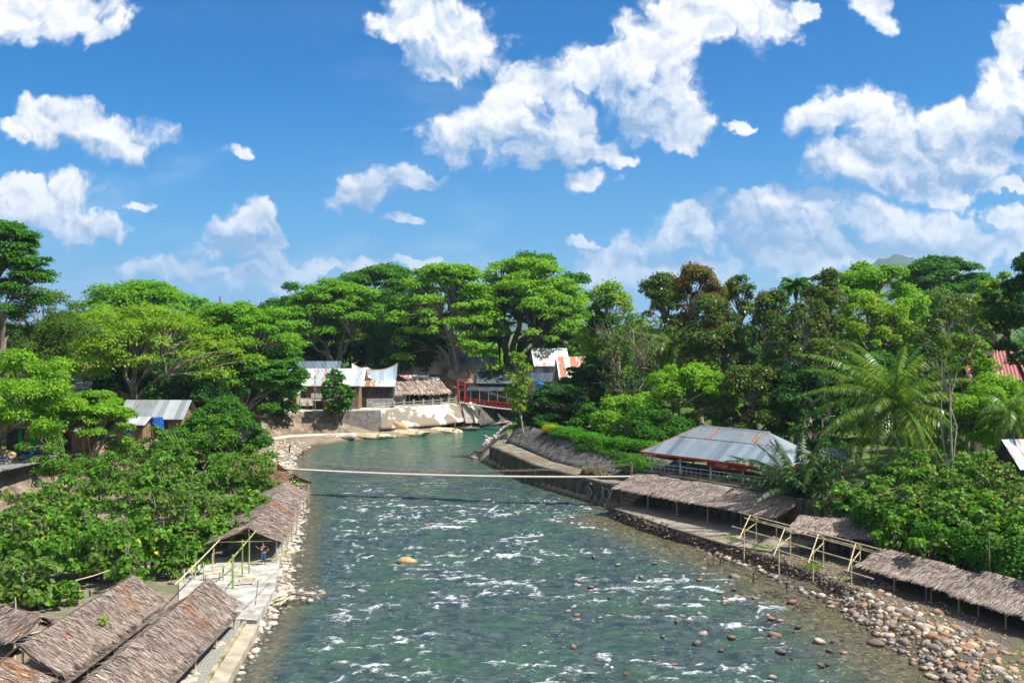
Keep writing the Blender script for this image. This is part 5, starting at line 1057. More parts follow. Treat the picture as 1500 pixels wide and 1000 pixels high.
# right bank buildings
v23 = building('red roofed house with cream gable at the right edge', 1492, 119, 9.5, 6, 9.6, 2.6, CREAM, REDR, base=4.6, rz=-.25, over=1.0, wins=[(-2.5, 8.0, 1.4, 1.0, GLASS)])
m_ = MB(); m_.box((-3.4, 3, 12.2), (2.0, 3.0, 1.2)); m_.build('dormer', CREAM, v23); roofface('dormer_roof', ((-4.7, 1.0, 12.7), (-3.4, 1.0, 13.6), (-3.4, 5, 13.6), (-4.7, 5, 12.7)), REDR, v23); roofface('dormer_roof', ((-3.4, 1.0, 13.6), (-2.1, 1.0, 12.7), (-2.1, 5, 12.7), (-3.4, 5, 13.6)), REDR, v23)
building('hut with a bright ribbed metal roof at the right edge above the shrubs', 1532, 88, 4.6, 4, 3.0, 1.8, DARKW, IRONG, base=4.8, rz=.15, over=.6, nm='hut', cat='hut', doors=[(0, 1, 2, DARKW)])
building('small red walled kiosk with a flat grey roof under the slender tree', 1402, 97, 2.4, 2, 1.4, .3, REDP, IRON, base=5, over=.15, nm='kiosk', cat='kiosk', wins=[(0, .8, 1.4, .6, GLASS)])
building('small dark blue roofed hut between the feather palm and the coconut palm', 1224, 100, 2.0, 2, 1.7, .6, BROWNB, IROND, base=5, over=.4, nm='hut', cat='hut', doors=[(.4, .8, 1.6, REDP)])
# ================================================================== street furniture
def put_at(px, py, z): return gp(px, py, z)
sb = thing('signboard', (gp(447, 601, GB)[0], 178.6, GB), 0, 'white notice board with green lettering and an orange frame on green legs', 'sign')
MB().box((0, 0, 1.45), (2.3, .08, 1.3)).build('panel', simple('white_board', (.76, .77, .76), (.82, .83, .82), .5, 2), sb)
ORP = simple('orange_paint', (.58, .30, .05), (.66, .38, .08), .6, 2); TEAL = simple('teal_lettering', (.03, .38, .30), (.04, .45, .36), .6, 2); LGRN = simple('pale_green_lettering', (.42, .62, .48), (.5, .68, .55), .6, 2)
MB().box((0, -.01, 2.12), (2.5, .12, .1)).box((0, -.01, .80), (2.5, .12, .1)).box((-1.2, -.01, 1.45), (.1, .12, 1.3)).box((1.2, -.01, 1.45), (.1, .12, 1.3)).build('frame', ORP, sb)
for x in (-1.1, 1.1): MB().box((x, .06, .6), (.12, .08, 1.2)).build('leg', GREENP, sb)
for z, w0, mt, h in ((1.22, 1.1, TEAL, .14), (1.58, .9, LGRN, .08), (1.75, .5, LGRN, .07)): # lettering too small to read: rows of strokes
    q = MB(); x = -w0/2
    while x < w0/2: q.box((x+.1, -.05, z), (.09, .02, h)); q.box((x+.15, -.05, z-h*.3), (.1, .02, h*.3)); x += .17
    q.build('lettering', mt, sb)
MB().tube([(-.85, -.055, 1.15), (-.85, -.07, 1.15)], .13, 12).build('emblem', BLUEP, sb)
lp = thing('street_lamp', (gp(425, 601, GB)[0], 181, GB), 0, 'tall street lamp with a white head above the village roofs', 'street lamp')
lz = H-(508-HZ)*181/F-GB; MB().tube([(0, 0, 0), (0, 0, lz*.5), (0, 0, lz)], [.12, .09, .07], 8).build('pole', WOOD, lp); MB().box((.25, 0, lz+.08), (1.0, .3, .18)).box((-.1, 0, lz-.06), (.5, .24, .1)).build('lamp_head', WHITEP, lp)
up_l = thing('utility_pole', (gp(459, 602, GB)[0], 177.6, GB), 0, 'thin weathered utility pole in front of the two storey house', 'pole'); pz = H-(549-HZ)*177.6/F-GB
MB().tube([(0, 0, 0), (0, 0, pz)], [.11, .08], 7).build('pole', CONC, up_l); MB().box((0, 0, pz-.5), (.9, .08, .08)).build('crossarm', WOOD, up_l)
ms = thing('radio_mast', ((322-750)/F*300, 300, 4), 0, 'distant red and white lattice mast above the left bank trees', 'mast'); mz = H-(434-HZ)*300/F-4
for j in range(6):
    q = MB(); z0, z1 = mz*j/6, mz*(j+1)/6
    for a in range(3):
        t0 = a*2.094; w0 = .9*(1-j/7); w1 = .9*(1-(j+1)/7); p = (math.cos(t0)*w0, math.sin(t0)*w0, z0); r = (math.cos(t0)*w1, math.sin(t0)*w1, z1); s = (math.cos(t0+2.094)*w1, math.sin(t0+2.094)*w1, z1); q.tube([p, r], .09, 4).tube([p, s], .06, 4)
    q.build('lattice_section', REDP if j % 2 else WHITEP, ms)
cg = thing('plastic_ladder_crate', gp(566, 624, 1.5), 0, 'tall blue plastic crate standing against the white river wall', 'crate')
MB().box((0, 0, 1.1), (.9, .5, 2.2)).build('box', simple('navy_plastic', (.02, .10, .22), (.03, .15, .3), .5, 2), cg)
for i in range(5): MB().box((0, -.27, .3+i*.42), (.84, .05, .08)).build('slat', simple('blue_slat', (.05, .2, .38), (.07, .26, .45), .5, 2), cg)
rk = MB(gp(601, 624, 1.5)); 
# right bank garden: hedge, flowers, fence
def hedge(label, line, w, h, leaf, seed, nm='hedge', dens=420, lf=.20, group=None):
    rng = np.random.RandomState(seed); P = rs(line, max(2, int(np.linalg.norm(np.array(line[-1])-np.array(line[0]))/(w*.55))+2)); o = P[0].copy(); root = thing(nm, tuple(o), 0, label, 'hedge', group)
    Cn = np.concatenate([P-o+np.array([0, 0, h*.5])+rng.normal(size=P.shape)*np.array([w*.12, w*.12, h*.12]) for _ in range(2)]); Rd = np.full(len(Cn), w*.5)*(.75+.4*rng.rand(len(Cn)))
    V_, Q_ = clump_leaves(rng, Cn, Rd, int(dens*len(Cn)*.5), lf*1.2, .6, h/w, up=.6); npmesh('foliage', V_, Q_, LM[leaf], root)
    m_ = MB()
    for p in P-o: m_.tube([(p[0], p[1], -.3), (p[0], p[1], h*.6)], .05, 4)
    m_.build('stem', BARKD, root); return root
leafmat('x', (.1, .1, .1), (.1, .1, .1)); LM['gold'] = leafmat('leaf_gold', (.36, .34, .010), (.62, .52, .015), (.10, .22, .02), .15, clump=.9); LM['lime'] = leafmat('leaf_lime', (.05, .19, .008), (.13, .38, .015), clump=.6)
hedge('bright green trimmed hedge along the top of the black streaked revetment', [(6.4, 137.5, 4.5), (8.6, 131, 4.6), (12.0, 124, 4.6), (16.2, 117.5, 4.6)], 2.6, 1.5, 'lime', 1, dens=1100)
hedge('trimmed green hedge between the lime hedge and the pavilion', [(17.4, 117, 4.6), (20.5, 114.2, 4.6), (24.5, 113, 4.6)], 2.4, 1.5, 'mid', 2, dens=900)
hedge('round yellow flowering bush nearest the river on the right bank tip', [(5.0, 141.5, 4.6), (6.3, 138.0, 4.6)], 1.8, 1.3, 'gold', 3, nm='flowering_bush', dens=900, lf=.16)
hedge('small yellow flowering bush behind the first one', [(9.2, 141.5, 4.5), (10.6, 139, 4.5)], 1.4, .9, 'gold', 4, nm='flowering_bush', dens=800, lf=.16)
hedge('low yellow green clipped bush at the very tip of the right bank', [(4.2, 147.5, 4.6), (6.4, 145, 4.6)], 1.6, 1.0, 'lime', 5, nm='flowering_bush', dens=800, lf=.18)
hedge('low yellow topped bush half way along the lime hedge', [(13.6, 130.5, 4.6), (14.6, 129, 4.6)], 1.2, .8, 'gold', 6, nm='flowering_bush', dens=700, lf=.16)
hedge('creeping green bush spilling down the wall left of the pavilion', [(12.6, 113.6, 3.0), (15.6, 110.6, 3.2)], 2.2, 1.6, 'mid', 7, nm='creeper', dens=900)
gf = thing('garden_fence', (14, 141, 4.4), .15, 'low wooden fence with crossed rails behind the flowering bushes', 'fence')
for i in range(7): MB().tube([(-6+i*2, 0, 0), (-6+i*2, 0, 1.3)], .08, 5).build('post', CONCL, gf)
q = MB(); [q.tube([(-6, 0, z), (6, 0, z)], .06, 4) for z in (.6, 1.2)]; [q.tube([(-6+i*2, 0, .2), (-4+i*2, 0, 1.2)], .05, 4) for i in range(6)]; q.build('rail', CONCL, gf)
# ================================================================== ROCKS
ROCK = []
def rockmat(name, cols, spec=.3):
    m, t, b, o = newmat(name); oi = N(t, 'ShaderNodeObjectInfo'); g = N(t, 'ShaderNodeNewGeometry'); tc = N(t, 'ShaderNodeTexCoord')
    w = N(t, 'ShaderNodeTexWhiteNoise', noise_dimensions='2D'); cbn = N(t, 'ShaderNodeCombineXYZ'); put(t, cbn.inputs[0], M(t, 'MULTIPLY', oi.outputs['Random'], 517)); put(t, cbn.inputs[1], M(t, 'MULTIPLY', g.outputs['Random Per Island'], 313)); put(t, w.inputs['Vector'], cbn.outputs[0])
    r = N(t, 'ShaderNodeValToRGB'); r.color_ramp.interpolation = 'CONSTANT'; e = r.color_ramp.elements
    for i, c in enumerate(cols):
        if i < 2: e[i].position = i/len(cols); e[i].color = (*c, 1)
        else: q = e.new(i/len(cols)); q.color = (*c, 1)
    put(t, r.inputs[0], w.outputs['Value']); col = r.outputs[0]
    col = MIX(t, SS(t, NOISE(t, tc.outputs['Object'], 3, 5, .65), .35, .7, 0, .45), col, (.20, .15, .11))
    gm = N(t, 'ShaderNodeSeparateXYZ'); put(t, gm.inputs[0], g.outputs['Position']); wet = SS(t, gm.outputs[2], .05, .22)
    put(t, b.inputs['Base Color'], MIX(t, wet, MIX(t, .75, col, (.04, .03, .02)), col)); put(t, b.inputs['Roughness'], SS(t, gm.outputs[2], .05, .25, .25, .85)); b.inputs['Specular IOR Level'].default_value = spec
    bn = N(t, 'ShaderNodeBump'); bn.inputs['Strength'].default_value = .9; bn.inputs['Distance'].default_value = .08; put(t, bn.inputs['Height'], NOISE(t, tc.outputs['Object'], 6, 5, .7)); put(t, b.inputs['Normal'], bn.outputs[0]); return m
RL = rockmat('pale_river_stone', [(.56, .49, .38), (.66, .60, .50), (.46, .41, .34), (.60, .50, .38), (.70, .66, .58), (.38, .35, .31)])
RR = rockmat('warm_river_stone', [(.34, .19, .11), (.46, .32, .20), (.22, .15, .11), (.56, .48, .36), (.28, .25, .21), (.36, .20, .11), (.20, .19, .17), (.52, .43, .31), (.40, .36, .30)])
import bmesh
def rockgeo(seed, sub=2):
    b = bmesh.new(); bmesh.ops.create_icosphere(b, subdivisions=sub, radius=1); rng = np.random.RandomState(seed); V_ = np.array([v.co[:] for v in b.verts])
    F_ = np.array([[v.index for v in f.verts] for f in b.faces]); b.free()
    k = rdir(rng, 9); c = .50+.34*rng.rand(9)      # cut with random planes to get facets, then soften
    for i in range(9): dd = V_@k[i]; over = np.maximum(dd-c[i], 0); V_ = V_-over[:, None]*k[i]*.85
    V_ = V_*(1+.30*(fbm(V_[:, 0]*1.5+seed, V_[:, 1]*1.5+V_[:, 2], 3, 3)-.5))[:, None]*np.array([1.15, .85, .62]); return V_, F_
GEO = [rockgeo(i+1, 2) for i in range(10)]
def place_rocks(spots, mat, label, group, name='boulder', mesh_n=10, smooth=True):
    ms_ = []
    for V_, F_ in GEO[:mesh_n]:
        o = npmesh(name, V_, None, mat, smooth=smooth, tris=F_); ms_.append(o.data); bpy.data.objects.remove(o)
    for i, (x, y, z, s) in enumerate(spots):
        o = bpy.data.objects.new(name, ms_[i % mesh_n]); C.objects.link(o); o.location = (x, y, z); rr = random.Random(i*31+7); o.scale = (s*rr.uniform(.8, 1.2), s*rr.uniform(.75, 1.1), s*rr.uniform(.75, 1.1)); o.rotation_euler = (rr.uniform(-.3, .3), rr.uniform(-.3, .3), rr.uniform(0, 6.28)); tag(o, label, 'boulder', group)
def merged_rocks(spots, mat, name, label, seed):
    rng = np.random.RandomState(seed); VV = []; FF = []; k = 0; G1 = [rockgeo(i+40, 1) for i in range(5)]
    for (x, y, z, s) in spots:
        V_, F_ = G1[rng.randint(5)]; a = rng.rand()*6.28; ca, sa = math.cos(a), math.sin(a); W = V_*s*(.8+.4*rng.rand(3)); W = np.stack([W[:, 0]*ca-W[:, 1]*sa+x, W[:, 0]*sa+W[:, 1]*ca+y, W[:, 2]+z], 1); VV.append(W); FF.append(F_+k); k += len(W)
    o = npmesh(name, np.concatenate(VV), None, mat, smooth=True, tris=np.concatenate(FF)); return tag(o, label, 'stones', kind='stuff')
rng = np.random.RandomState(5); allL = []; allR = []
def along(line, s): L = np.array([p[:2] for p in line]); c = np.r_[0, np.cumsum(np.linalg.norm(np.diff(L, axis=0), axis=1))]; return np.array([np.interp(s, c, L[:, 0]), np.interp(s, c, L[:, 1])]), c[-1]
# riprap bands: left bank and right bank
sL = LS[2:9]; tot = along(sL, 0)[1]
for i in range(3200):
    s = tot*rng.rand()**1.25; p, _ = along(sL, s); q, _ = along(sL, min(tot, s+.5)); d = q-p; d = d/(np.linalg.norm(d)+1e-6); nrm = np.array([-d[1], d[0]]); w = -1.0+rng.rand()*3.2*(1 if p[1] > 60 else 1.3); r = p+nrm*w
    sz = .08+.32*rng.rand()**2.8; g = max(float(ground_h(np.array([r[0]]), np.array([r[1]]))[0]), -.35); allL.append((r[0], r[1], g+sz*.25, sz))
sR = RS[10:19][::-1]; tot = along(sR, 0)[1]
for i in range(5600):
    s = tot*rng.rand()**.95; p, _ = along(sR, s); q, _ = along(sR, min(tot, s+.5)); d = q-p; d = d/(np.linalg.norm(d)+1e-6); nrm = np.array([d[1], -d[0]]); wid = (6.5 if p[1] < 66 else 5.2 if p[1] < 71 else 1.2)
    w = -2.0*rng.rand()**2.2*(2.4 if p[1] < 84 else 1)+rng.rand()*wid if p[1] < 90 else -.6+rng.rand()*1.2; r = p+nrm*w
    sz = (.09+.36*rng.rand()**3.2)*(1 if p[1] < 86 else .8); g = max(float(ground_h(np.array([r[0]]), np.array([r[1]]))[0]), -.30); allR.append((r[0], r[1], g+sz*.08, sz))
sl = sorted(allL, key=lambda q: -q[3]/q[1]); sr = sorted(allR, key=lambda q: -q[3]/q[1])
place_rocks(sl[:130], RL, 'pale rounded boulder in the stone bank beside the left riverside path', 'boulders of the left bank')
place_rocks(sr[:150], RR, 'reddish or grey rounded boulder on the stony shore of the right bank', 'boulders of the right bank')
merged_rocks(sl[130:], RL, 'small_stones', 'small pale stones filling the left bank between the boulders', 1)
merged_rocks(sr[150:], RR, 'small_stones', 'small reddish and grey stones covering the right shore', 2)
MID = [(1075,846,1.0),(845,858,.5),(627,750,.45),(625,770,.55),(866,860,.5),(865,866,.4),(845,902,.5),(893,876,.4),(838,878,.25),(818,842,.45),(943,884,.5),(985,885,.35),(940,846,.4),(970,893,.5),(1030,930,.8),(1025,850,.45),(1130,907,.6),(1143,910,.45),(1170,918,.4),(840,948,.5),(1000,903,.4),(985,850,.6),(960,826,.35),(905,828,.4),(1232,880,.5),(640,735,.35),(870,816,.4),(1108,878,.55),(1060,885,.35),(955,973,.5),(1132,993,.5),(1282,944,.9),(1290,985,.5)]
msp = []
for px, py, s in MID: q = gp(px, py, 0); msp.append((q[0], q[1], .05, s*.62*(q[1]/75)**.5))
place_rocks(msp, RR, 'wet rounded rock breaking the surface of the river', 'rocks in the river', 'river_rock', 7)
q = gp(596, 824, 0); o = npmesh('river_rock', GEO[3][0]*np.array([1.1, .8, 1.0]), None, simple('yellow_rock', (.34, .22, .09), (.50, .36, .18), .85, 2, .6), tris=GEO[3][1]); o.location = (q[0], q[1], .12); o.scale = (.78, .6, .7); tag(o, 'angular yellow rock standing alone in the middle of the rapids', 'rock')
# big flat rocks on the far shore
def bigrock(label, px, py, rx, ry, h, seed, mat=ROCKM):
    V_, F_ = rockgeo(seed, 4); q = (px, py, .3); n_ = (fbm(V_[:, 0]*2.2+seed, V_[:, 1]*2.2, 3, 5)-.5)+(fbm(V_[:, 2]*3+seed, V_[:, 0]*3, 9, 4)-.5)*.5; V_ = V_*(1+.35*n_)[:, None]
    V_ = V_*np.array([rx, ry, h]); V_[:, 2] = np.minimum(V_[:, 2], h*.62+.25*n_*h); o = npmesh('shore_rock', V_, None, mat, tris=F_); o.location = q; tag(o, label, 'rock'); return o
bigrock('long pale sandstone ledge at the water below the restaurant', -18.8, 179.0, 5.6, 1.7, 1.5, 11); bigrock('pale sandstone ledge right of the long one, where people stand', -12.6, 184.6, 4.4, 1.6, 1.3, 12)
bigrock('low buff rock below the grey block wall', -25.2, 174.6, 4.2, 1.5, 1.5, 13); bigrock('rounded buff rock at the corner of the tan revetment', -31.2, 170.6, 2.3, 1.3, 1.7, 14)
bigrock('brown rock face beneath the white promenade wall', -20.9, 180.2, 3.0, .9, 4.4, 15, simple('brown_rock', (.34, .22, .09), (.50, .36, .18), .9, .8, .9, 5)); bigrock('dark flat rock at the water left of the river stairs', -8.6, 187.6, 2.2, .9, 1.1, 16, simple('dark_rock', (.05, .05, .03), (.14, .12, .08), .9, 1, .8, 5))
bigrock('pale concrete footing slab at the tip of the right bank wall', -4.4, 151, 1.9, 4.4, 1.1, 17, CONC)
sp2 = []
for i in range(700):
    px = 395+rng.rand()*75; py = 651+rng.rand()*37; q = gp(px, py, .3); sp2.append((q[0], q[1], hz(q[0], q[1])+.05, .12+.3*rng.rand()**3))
for i in range(260):
    px = 708+rng.rand()*42; py = 664-rng.rand()*30*(1-(px-708)/90); q = gp(px, py, .3); sp2.append((q[0], q[1], max(hz(q[0], q[1]), 0)+.1, .18+.32*rng.rand()**2))
merged_rocks(sp2, RL, 'shore_stones', 'pale stones strewn on the far shores at the river bend', 3)

building('small shed with a rusty roof between the restaurant and the bamboo grove', 600, 200, 7, 4, 3.7, 1.3, BROWNB, IRONR, base=GB, rz=.15, nm='shed', cat='shed')
building('house with an old brown roof behind the bamboo clumps', 560, 214, 9, 5, 4.6, 1.8, GREYW, IRONB, base=GB, nm='house')
building('grey walled house with a white roof behind the round topped shrub', 520, 190, 6, 5, 5.3, 1.6, GREYW, IRON, base=GB, ridge='Y', rz=-.3, wins=[(0, 4, 1.2, 1.0, GLASS)])
building('small pale roofed house at the left end of the village row', 398, 186, 7, 5, 5.0, 1.7, CREAM, IRON, base=GB, rz=.1)
building('low brown roofed house right of the white gabled house', 668, 208, 7, 5, 4.6, 1.6, BROWNB, IRONB, base=GB, rz=.2)

# dry stone edge of the right bank terrace
ed = [(10.4, 102.4), (13.0, 95.6), (15.2, 91.6), (18.1, 86.2), (20.4, 81), (22.6, 75.5), (23.6, 71)]
se = thing('stone_edging', (10.4, 102.4, .5), 0, 'dark dry stone edging of the right bank terrace between the painted wall and the boulders', 'stone wall')
sheet('wall_face', rel(z_(ed, -.4), se), rel(z_([(x+.45, y+.3) for x, y in ed], 1.08), se), simple('dark_dry_stone', (.035, .028, .02), (.15, .11, .075), .95, 2.2, 1.0, 6, c3=(.06, .045, .03)), se, 120, 10, .35, .5, org=(0, 0, 0), seed=4)
rg_ = np.random.RandomState(31); sp3 = []
for i in range(1500):
    p, _ = along(ed, rg_.rand()*37); k_ = rg_.rand(); sp3.append((p[0]+.45*k_+rg_.normal()*.12+(.6*rg_.rand() if k_ > .8 else 0), p[1]+.3*k_, -.15+1.25*k_, .09+.17*rg_.rand()**2))
merged_rocks(sp3, rockmat('dark_brown_stone', [(.12, .085, .06), (.18, .13, .09), (.08, .06, .045), (.24, .18, .13), (.15, .12, .10)]), 'edging_stones', 'small dark stones packed into the terrace edging on the right bank', 21)
sp4 = []
for i in range(1100):
    a_ = rg_.rand(); p, _ = along(ed, 8+rg_.rand()*30); x, y = p[0]+.9+rg_.rand()*3.6, p[1]+.5+rg_.rand()*1.6; sp4.append((x, y, hz(x, y)+.0, .05+.10*rg_.rand()**2))
merged_rocks(sp4, RR, 'gravel_stones', 'scattered gravel on the right bank terrace around the bamboo frame', 22)
ms2 = []
for i in range(85):
    px = 830+rg_.rand()*420; py = 790+rg_.rand()*200; q = gp(px, py, 0)
    if inside(np.array([q[0]]), np.array([q[1]]), RIVER)[0]: ms2.append((q[0], q[1], .0+rg_.rand()*.05, (.12+.26*rg_.rand()**2)*(.6+.8*max(0, (px-830)/420))))
for i in range(26):
    px = 700+rg_.rand()*180; py = 690+rg_.rand()*60; q = gp(px, py, 0); ms2.append((q[0], q[1], .02, .14+.2*rg_.rand()))
ms2 = sorted(ms2, key=lambda q: -q[3]/q[1]); place_rocks(ms2, RR, 'small wet stone showing above the shallows of the river', 'small stones in the river', 'river_stone', 6)
for i, (x, y) in enumerate([(21.5, 84.5), (19.4, 88), (23.6, 78), (20.3, 84.3)]):
    rng_t = np.random.RandomState(60+i); n_ = 160; P_ = np.stack([x+rng_t.normal(size=n_)*.35, y+rng_t.normal(size=n_)*.3, np.full(n_, hz(x, y)-.02)], 1); T_ = rng_t.normal(size=(n_, 3))*.5+np.array([0, 0, 1.3]); V_, Q_ = leafset(P_, np.cross(T_, rng_t.normal(size=(n_, 3))), .42, .12, rng_t, T=T_)
    o = npmesh('grass_tuft', V_-np.array([x, y, 0]), Q_, LM['bright']); o.location = (x, y, 0); tag(o, 'grass tufts on the right bank terrace by the bamboo frame', 'grass', kind='stuff')

hedge('dark creeper covering the retaining wall behind the right edge thatched roofs', [(28.6, 81.5, 2.2), (30.3, 77, 2.2), (31.8, 72.4, 2.2), (33.9, 66.0, 2.2), (35.7, 60.5, 2.2)], 2.0, 3.2, 'mid', 8, nm='creeper', dens=900, lf=.24)

rg2 = np.random.RandomState(77); sp5 = []; tot = along(sR, 0)[1]
for i in range(5200):
    s = tot*rg2.rand(); p, _ = along(sR, s); q, _ = along(sR, min(tot, s+.5)); d = q-p; d = d/(np.linalg.norm(d)+1e-6); nrm = np.array([d[1], -d[0]])
    if p[1] > 84: continue
    w = -1.8+rg2.rand()*(9.5 if p[1] < 68 else 5.5 if p[1] < 73 else 2.2); r = p+nrm*w; sp5.append((r[0], r[1], max(hz(r[0], r[1]), -.05)+.02, .04+.10*rg2.rand()**2))
merged_rocks(sp5, RR, 'shingle', 'fine shingle between the boulders of the right shore', 23)

hedge('green bushes spilling down the black revetment toward the creeper', [(8.9, 128.5, 3.5), (11.5, 122.5, 3.3), (14.2, 116.5, 3.2), (16.2, 112.6, 3.2)], 2.2, 1.6, 'mid', 9, nm='bush_row', dens=800)
lt_ = hedge('heap of dry brown palm litter on the ledge of the river wall', [(8.6, 116.8, 2.45), (10.6, 113.6, 2.45)], 1.5, .7, 'dry', 10, nm='litter_heap', dens=500, lf=.3); lt_['category'] = 'litter'

building('low brown roofed shack just left of the red bridge tower', 655, 202, 4.5, 3, 3.4, 1.2, BROWNB, IRONB, base=GB, ridge='Y', rz=.2, nm='shack', cat='shack', doors=[(0, .9, 1.9, DARKW)])
building('small grey roofed lean-to behind the thatched restaurant', 628, 198, 4.0, 3, 3.9, .8, GREYW, IRONR, base=GB, rz=.3, nm='shack', cat='shack')
building('brown roofed hut between the bamboo clumps and the pink roofed house', 590, 206, 5.0, 4, 5.2, 1.4, BROWNB, IRONK, base=GB, rz=.1, nm='hut', cat='hut', wins=[(0, 4, 1, .9, GLASS)])
# ================================================================== PEOPLE, BIKES, SMALL THINGS
def skin(name, joints, edges, mat, parent, sub=2, root=0):
    """continuous body surface grown from joints (x,y,z,r)"""
    me = bpy.data.meshes.new(name); me.from_pydata([j[:3] for j in joints], edges, []); o = bpy.data.objects.new(name, me); C.objects.link(o)
    o.modifiers.new('skin', 'SKIN'); o.modifiers.new('sub', 'SUBSURF').levels = sub
    for i, j in enumerate(joints): me.skin_vertices[0].data[i].radius = (j[3], j[3] if len(j) < 5 else j[4]); me.skin_vertices[0].data[i].use_root = i == root
    dg = bpy.context.evaluated_depsgraph_get(); m2 = bpy.data.meshes.new_from_object(o.evaluated_get(dg)); bpy.data.objects.remove(o); m2.materials.clear(); m2.materials.append(mat)
    for p in m2.polygons: p.use_smooth = True
    r = bpy.data.objects.new(name, m2); C.objects.link(r); r.parent = parent; return r
SKINM = simple('skin', (.25, .13, .08), (.31, .17, .10), .6, 6); HAIRM = simple('black_hair', (.012, .010, .009), (.03, .025, .02), .5, 9)
def person(label, loc, rz, h=1.68, shirt=None, trousers=None, legs=None, armL=None, armR=None, hip=.93, fine=False, shorts=False, bare=False, lean=0.0):
    """legs/arms: lists of (knee, ankle) / (elbow, wrist) in local metres; the figure faces local -y"""
    root = thing('person', loc, rz, label, 'person'); root.scale = (h/1.7,)*3
    k0 = legs or [((-.11, -.02, .50), (-.12, .02, .08)), ((.11, .0, .50), (.13, .0, .08))]; aL = armL or ((-.27, .03, 1.14), (-.28, -.06, .89)); aR = armR or ((.27, .03, 1.14), (.28, -.06, .89))
    L = lean; J = [(0, 0, hip, .13, .10), (0, -L*.3, hip+.22, .115, .085), (0, -L*.8, hip+.43, .145, .095), (0, -L, hip+.54, .05), (0, -L*1.1, hip+.60, .05), (0, -L*1.15-.015, hip+.68, .085, .095), (0, -L*1.15, hip+.755, .078, .088)]
    E_ = [(0, 1), (1, 2), (2, 3), (3, 4), (4, 5), (5, 6)]
    def add(p, r, a): J.append((*p, r)); E_.append((a, len(J)-1)); return len(J)-1
    for s, (kn, an) in zip((-1, 1), k0):
        a = add((s*.10, 0, hip-.10), .085, 0); a = add(kn, .055, a); a = add(an, .038, a); a = add((an[0]+s*.01, an[1]-.10, max(an[2]-.05, .025) if an[2] < .3 else an[2]-.05), .032, a)
    hands = []
    for s, (el, wr) in zip((-1, 1), (aL, aR)):
        a = add((s*.19, -L*.9, hip+.47), .055, 2); a = add(el, .040, a); a = add(wr, .026, a); d = (Vector(wr)-Vector(el)).normalized(); p = Vector(wr)+d*.07; a = add(tuple(p), .032, a); hands.append((p, d, s, a))
    if fine:
        for p, d, s, a in hands:
            sd = d.cross(Vector((0, 1, 0))).normalized()
            for i, l in enumerate((.075, .085, .08, .065)):
                o_ = sd*(i-1.5)*.018; q = add(tuple(p+o_+d*.03), .009, a); q = add(tuple(p+o_+d*(.03+l*.6)), .008, q); add(tuple(p+o_+d*(.03+l)+Vector((0, -.015, 0))), .007, q)
            q = add(tuple(p-sd*.03-d*.01), .010, a); add(tuple(p-sd*.05+d*.03), .009, q)
    skin('body', J, E_, SKINM, root)
    hd = J[5]; MB().tube([(0, hd[1]-.075, hd[2]+.01), (0, hd[1]-.11, hd[2]-.015)], [.014, .017], 5).build('nose', SKINM, root)
    hz_ = hd[2]+.03
    hb = MB(); pts = []
    hr = skin('hair', [(0, hd[1]+.02, hz_-.01, .082, .085), (0, hd[1]+.012, hz_+.065, .080, .088), (0, hd[1]+.01, hz_+.095, .05)], [(0, 1), (1, 2)], HAIRM, root)
    for s in (-1, 1): MB().box((s*.032, hd[1]-.092, hd[2]+.028), (.022, .012, .012)).build('eye', HAIRM, root)
    if shirt and not bare:
        JS = [(0, 0, hip+.02, .150, .118), (0, -L*.3, hip+.22, .135, .105), (0, -L*.8, hip+.43, .160, .112), (0, -L, hip+.50, .07)]; ES = [(0, 1), (1, 2), (2, 3)]
        for s, (el, wr) in zip((-1, 1), (aL, aR)):
            JS.append((s*.19, -L*.9, hip+.465, .070)); ES.append((2, len(JS)-1)); m_ = Vector(el)*.85+Vector((s*.19, 0, hip+.47))*.15; JS.append((*m_, .055)); ES.append((len(JS)-2, len(JS)-1))
        skin('shirt', JS, ES, shirt, root)
    if trousers:
        JT = [(0, 0, hip+.03, .150, .118), (0, 0, hip-.04, .14, .115)]; ET = [(0, 1)]
        for s, (kn, an) in zip((-1, 1), k0):
            JT.append((s*.10, 0, hip-.12, .098)); ET.append((1, len(JT)-1)); JT.append((*kn, .070)); ET.append((len(JT)-2, len(JT)-1))
            if not shorts: JT.append((an[0], an[1], an[2]+.03, .055)); ET.append((len(JT)-2, len(JT)-1))
        skin('trousers', JT, ET, trousers, root)
    return root
cl = lambda n, c: simple(n, c, tuple(x*1.25 for x in c), .85, 8, .2)
q = gp(385.5, 826.5, 1.03)
p1 = person('man in dark shirt and blue jeans by the gabled hut, hand on a post', q, .15, 1.74, cl('dark_shirt', (.02, .02, .035)), cl('blue_jeans', (.03, .085, .20)),
  legs=[((-.10, -.05, .50), (-.13, .0, .08)), ((.12, -.02, .50), (.16, .03, .08))], armL=((-.34, -.05, 1.24), (-.47, -.12, 1.40)), armR=((.42, .08, 1.18), (.24, -.06, 1.0)), fine=True)
rg = MB((0, 0, 0)); pts_ = [(math.cos(a)*.085, 0, math.sin(a)*.085) for a in np.linspace(0, 2*math.pi, 17)]; rg.tube(pts_, .032, 6); rg.tube([(0, .015, 0), (0, .03, 0)], [.07, .07], 12)
ro = rg.build('round_bag', simple('tan_wicker', (.42, .25, .12), (.58, .38, .20), .8, 20)); ro.location = (q[0]-.05, q[1]-.24, q[2]+1.28); tag(ro, 'round tan wicker bag hanging on the chest of the standing man', 'bag')
def pz(px, py, z): return gp(px, py, z)
def ons(px, py, dz=0):   # stand on the ground or the rock surface seen at this place
    D = 150.
    for _ in range(60):
        x = (px-750)/F*D; z = max(hz(x, D), 0); D2 = (H-z)*F/(py-HZ); 
        if abs(D2-D) < .02: break
        D = D*.5+D2*.5
    return ((px-750)/F*D, D, z+dz)
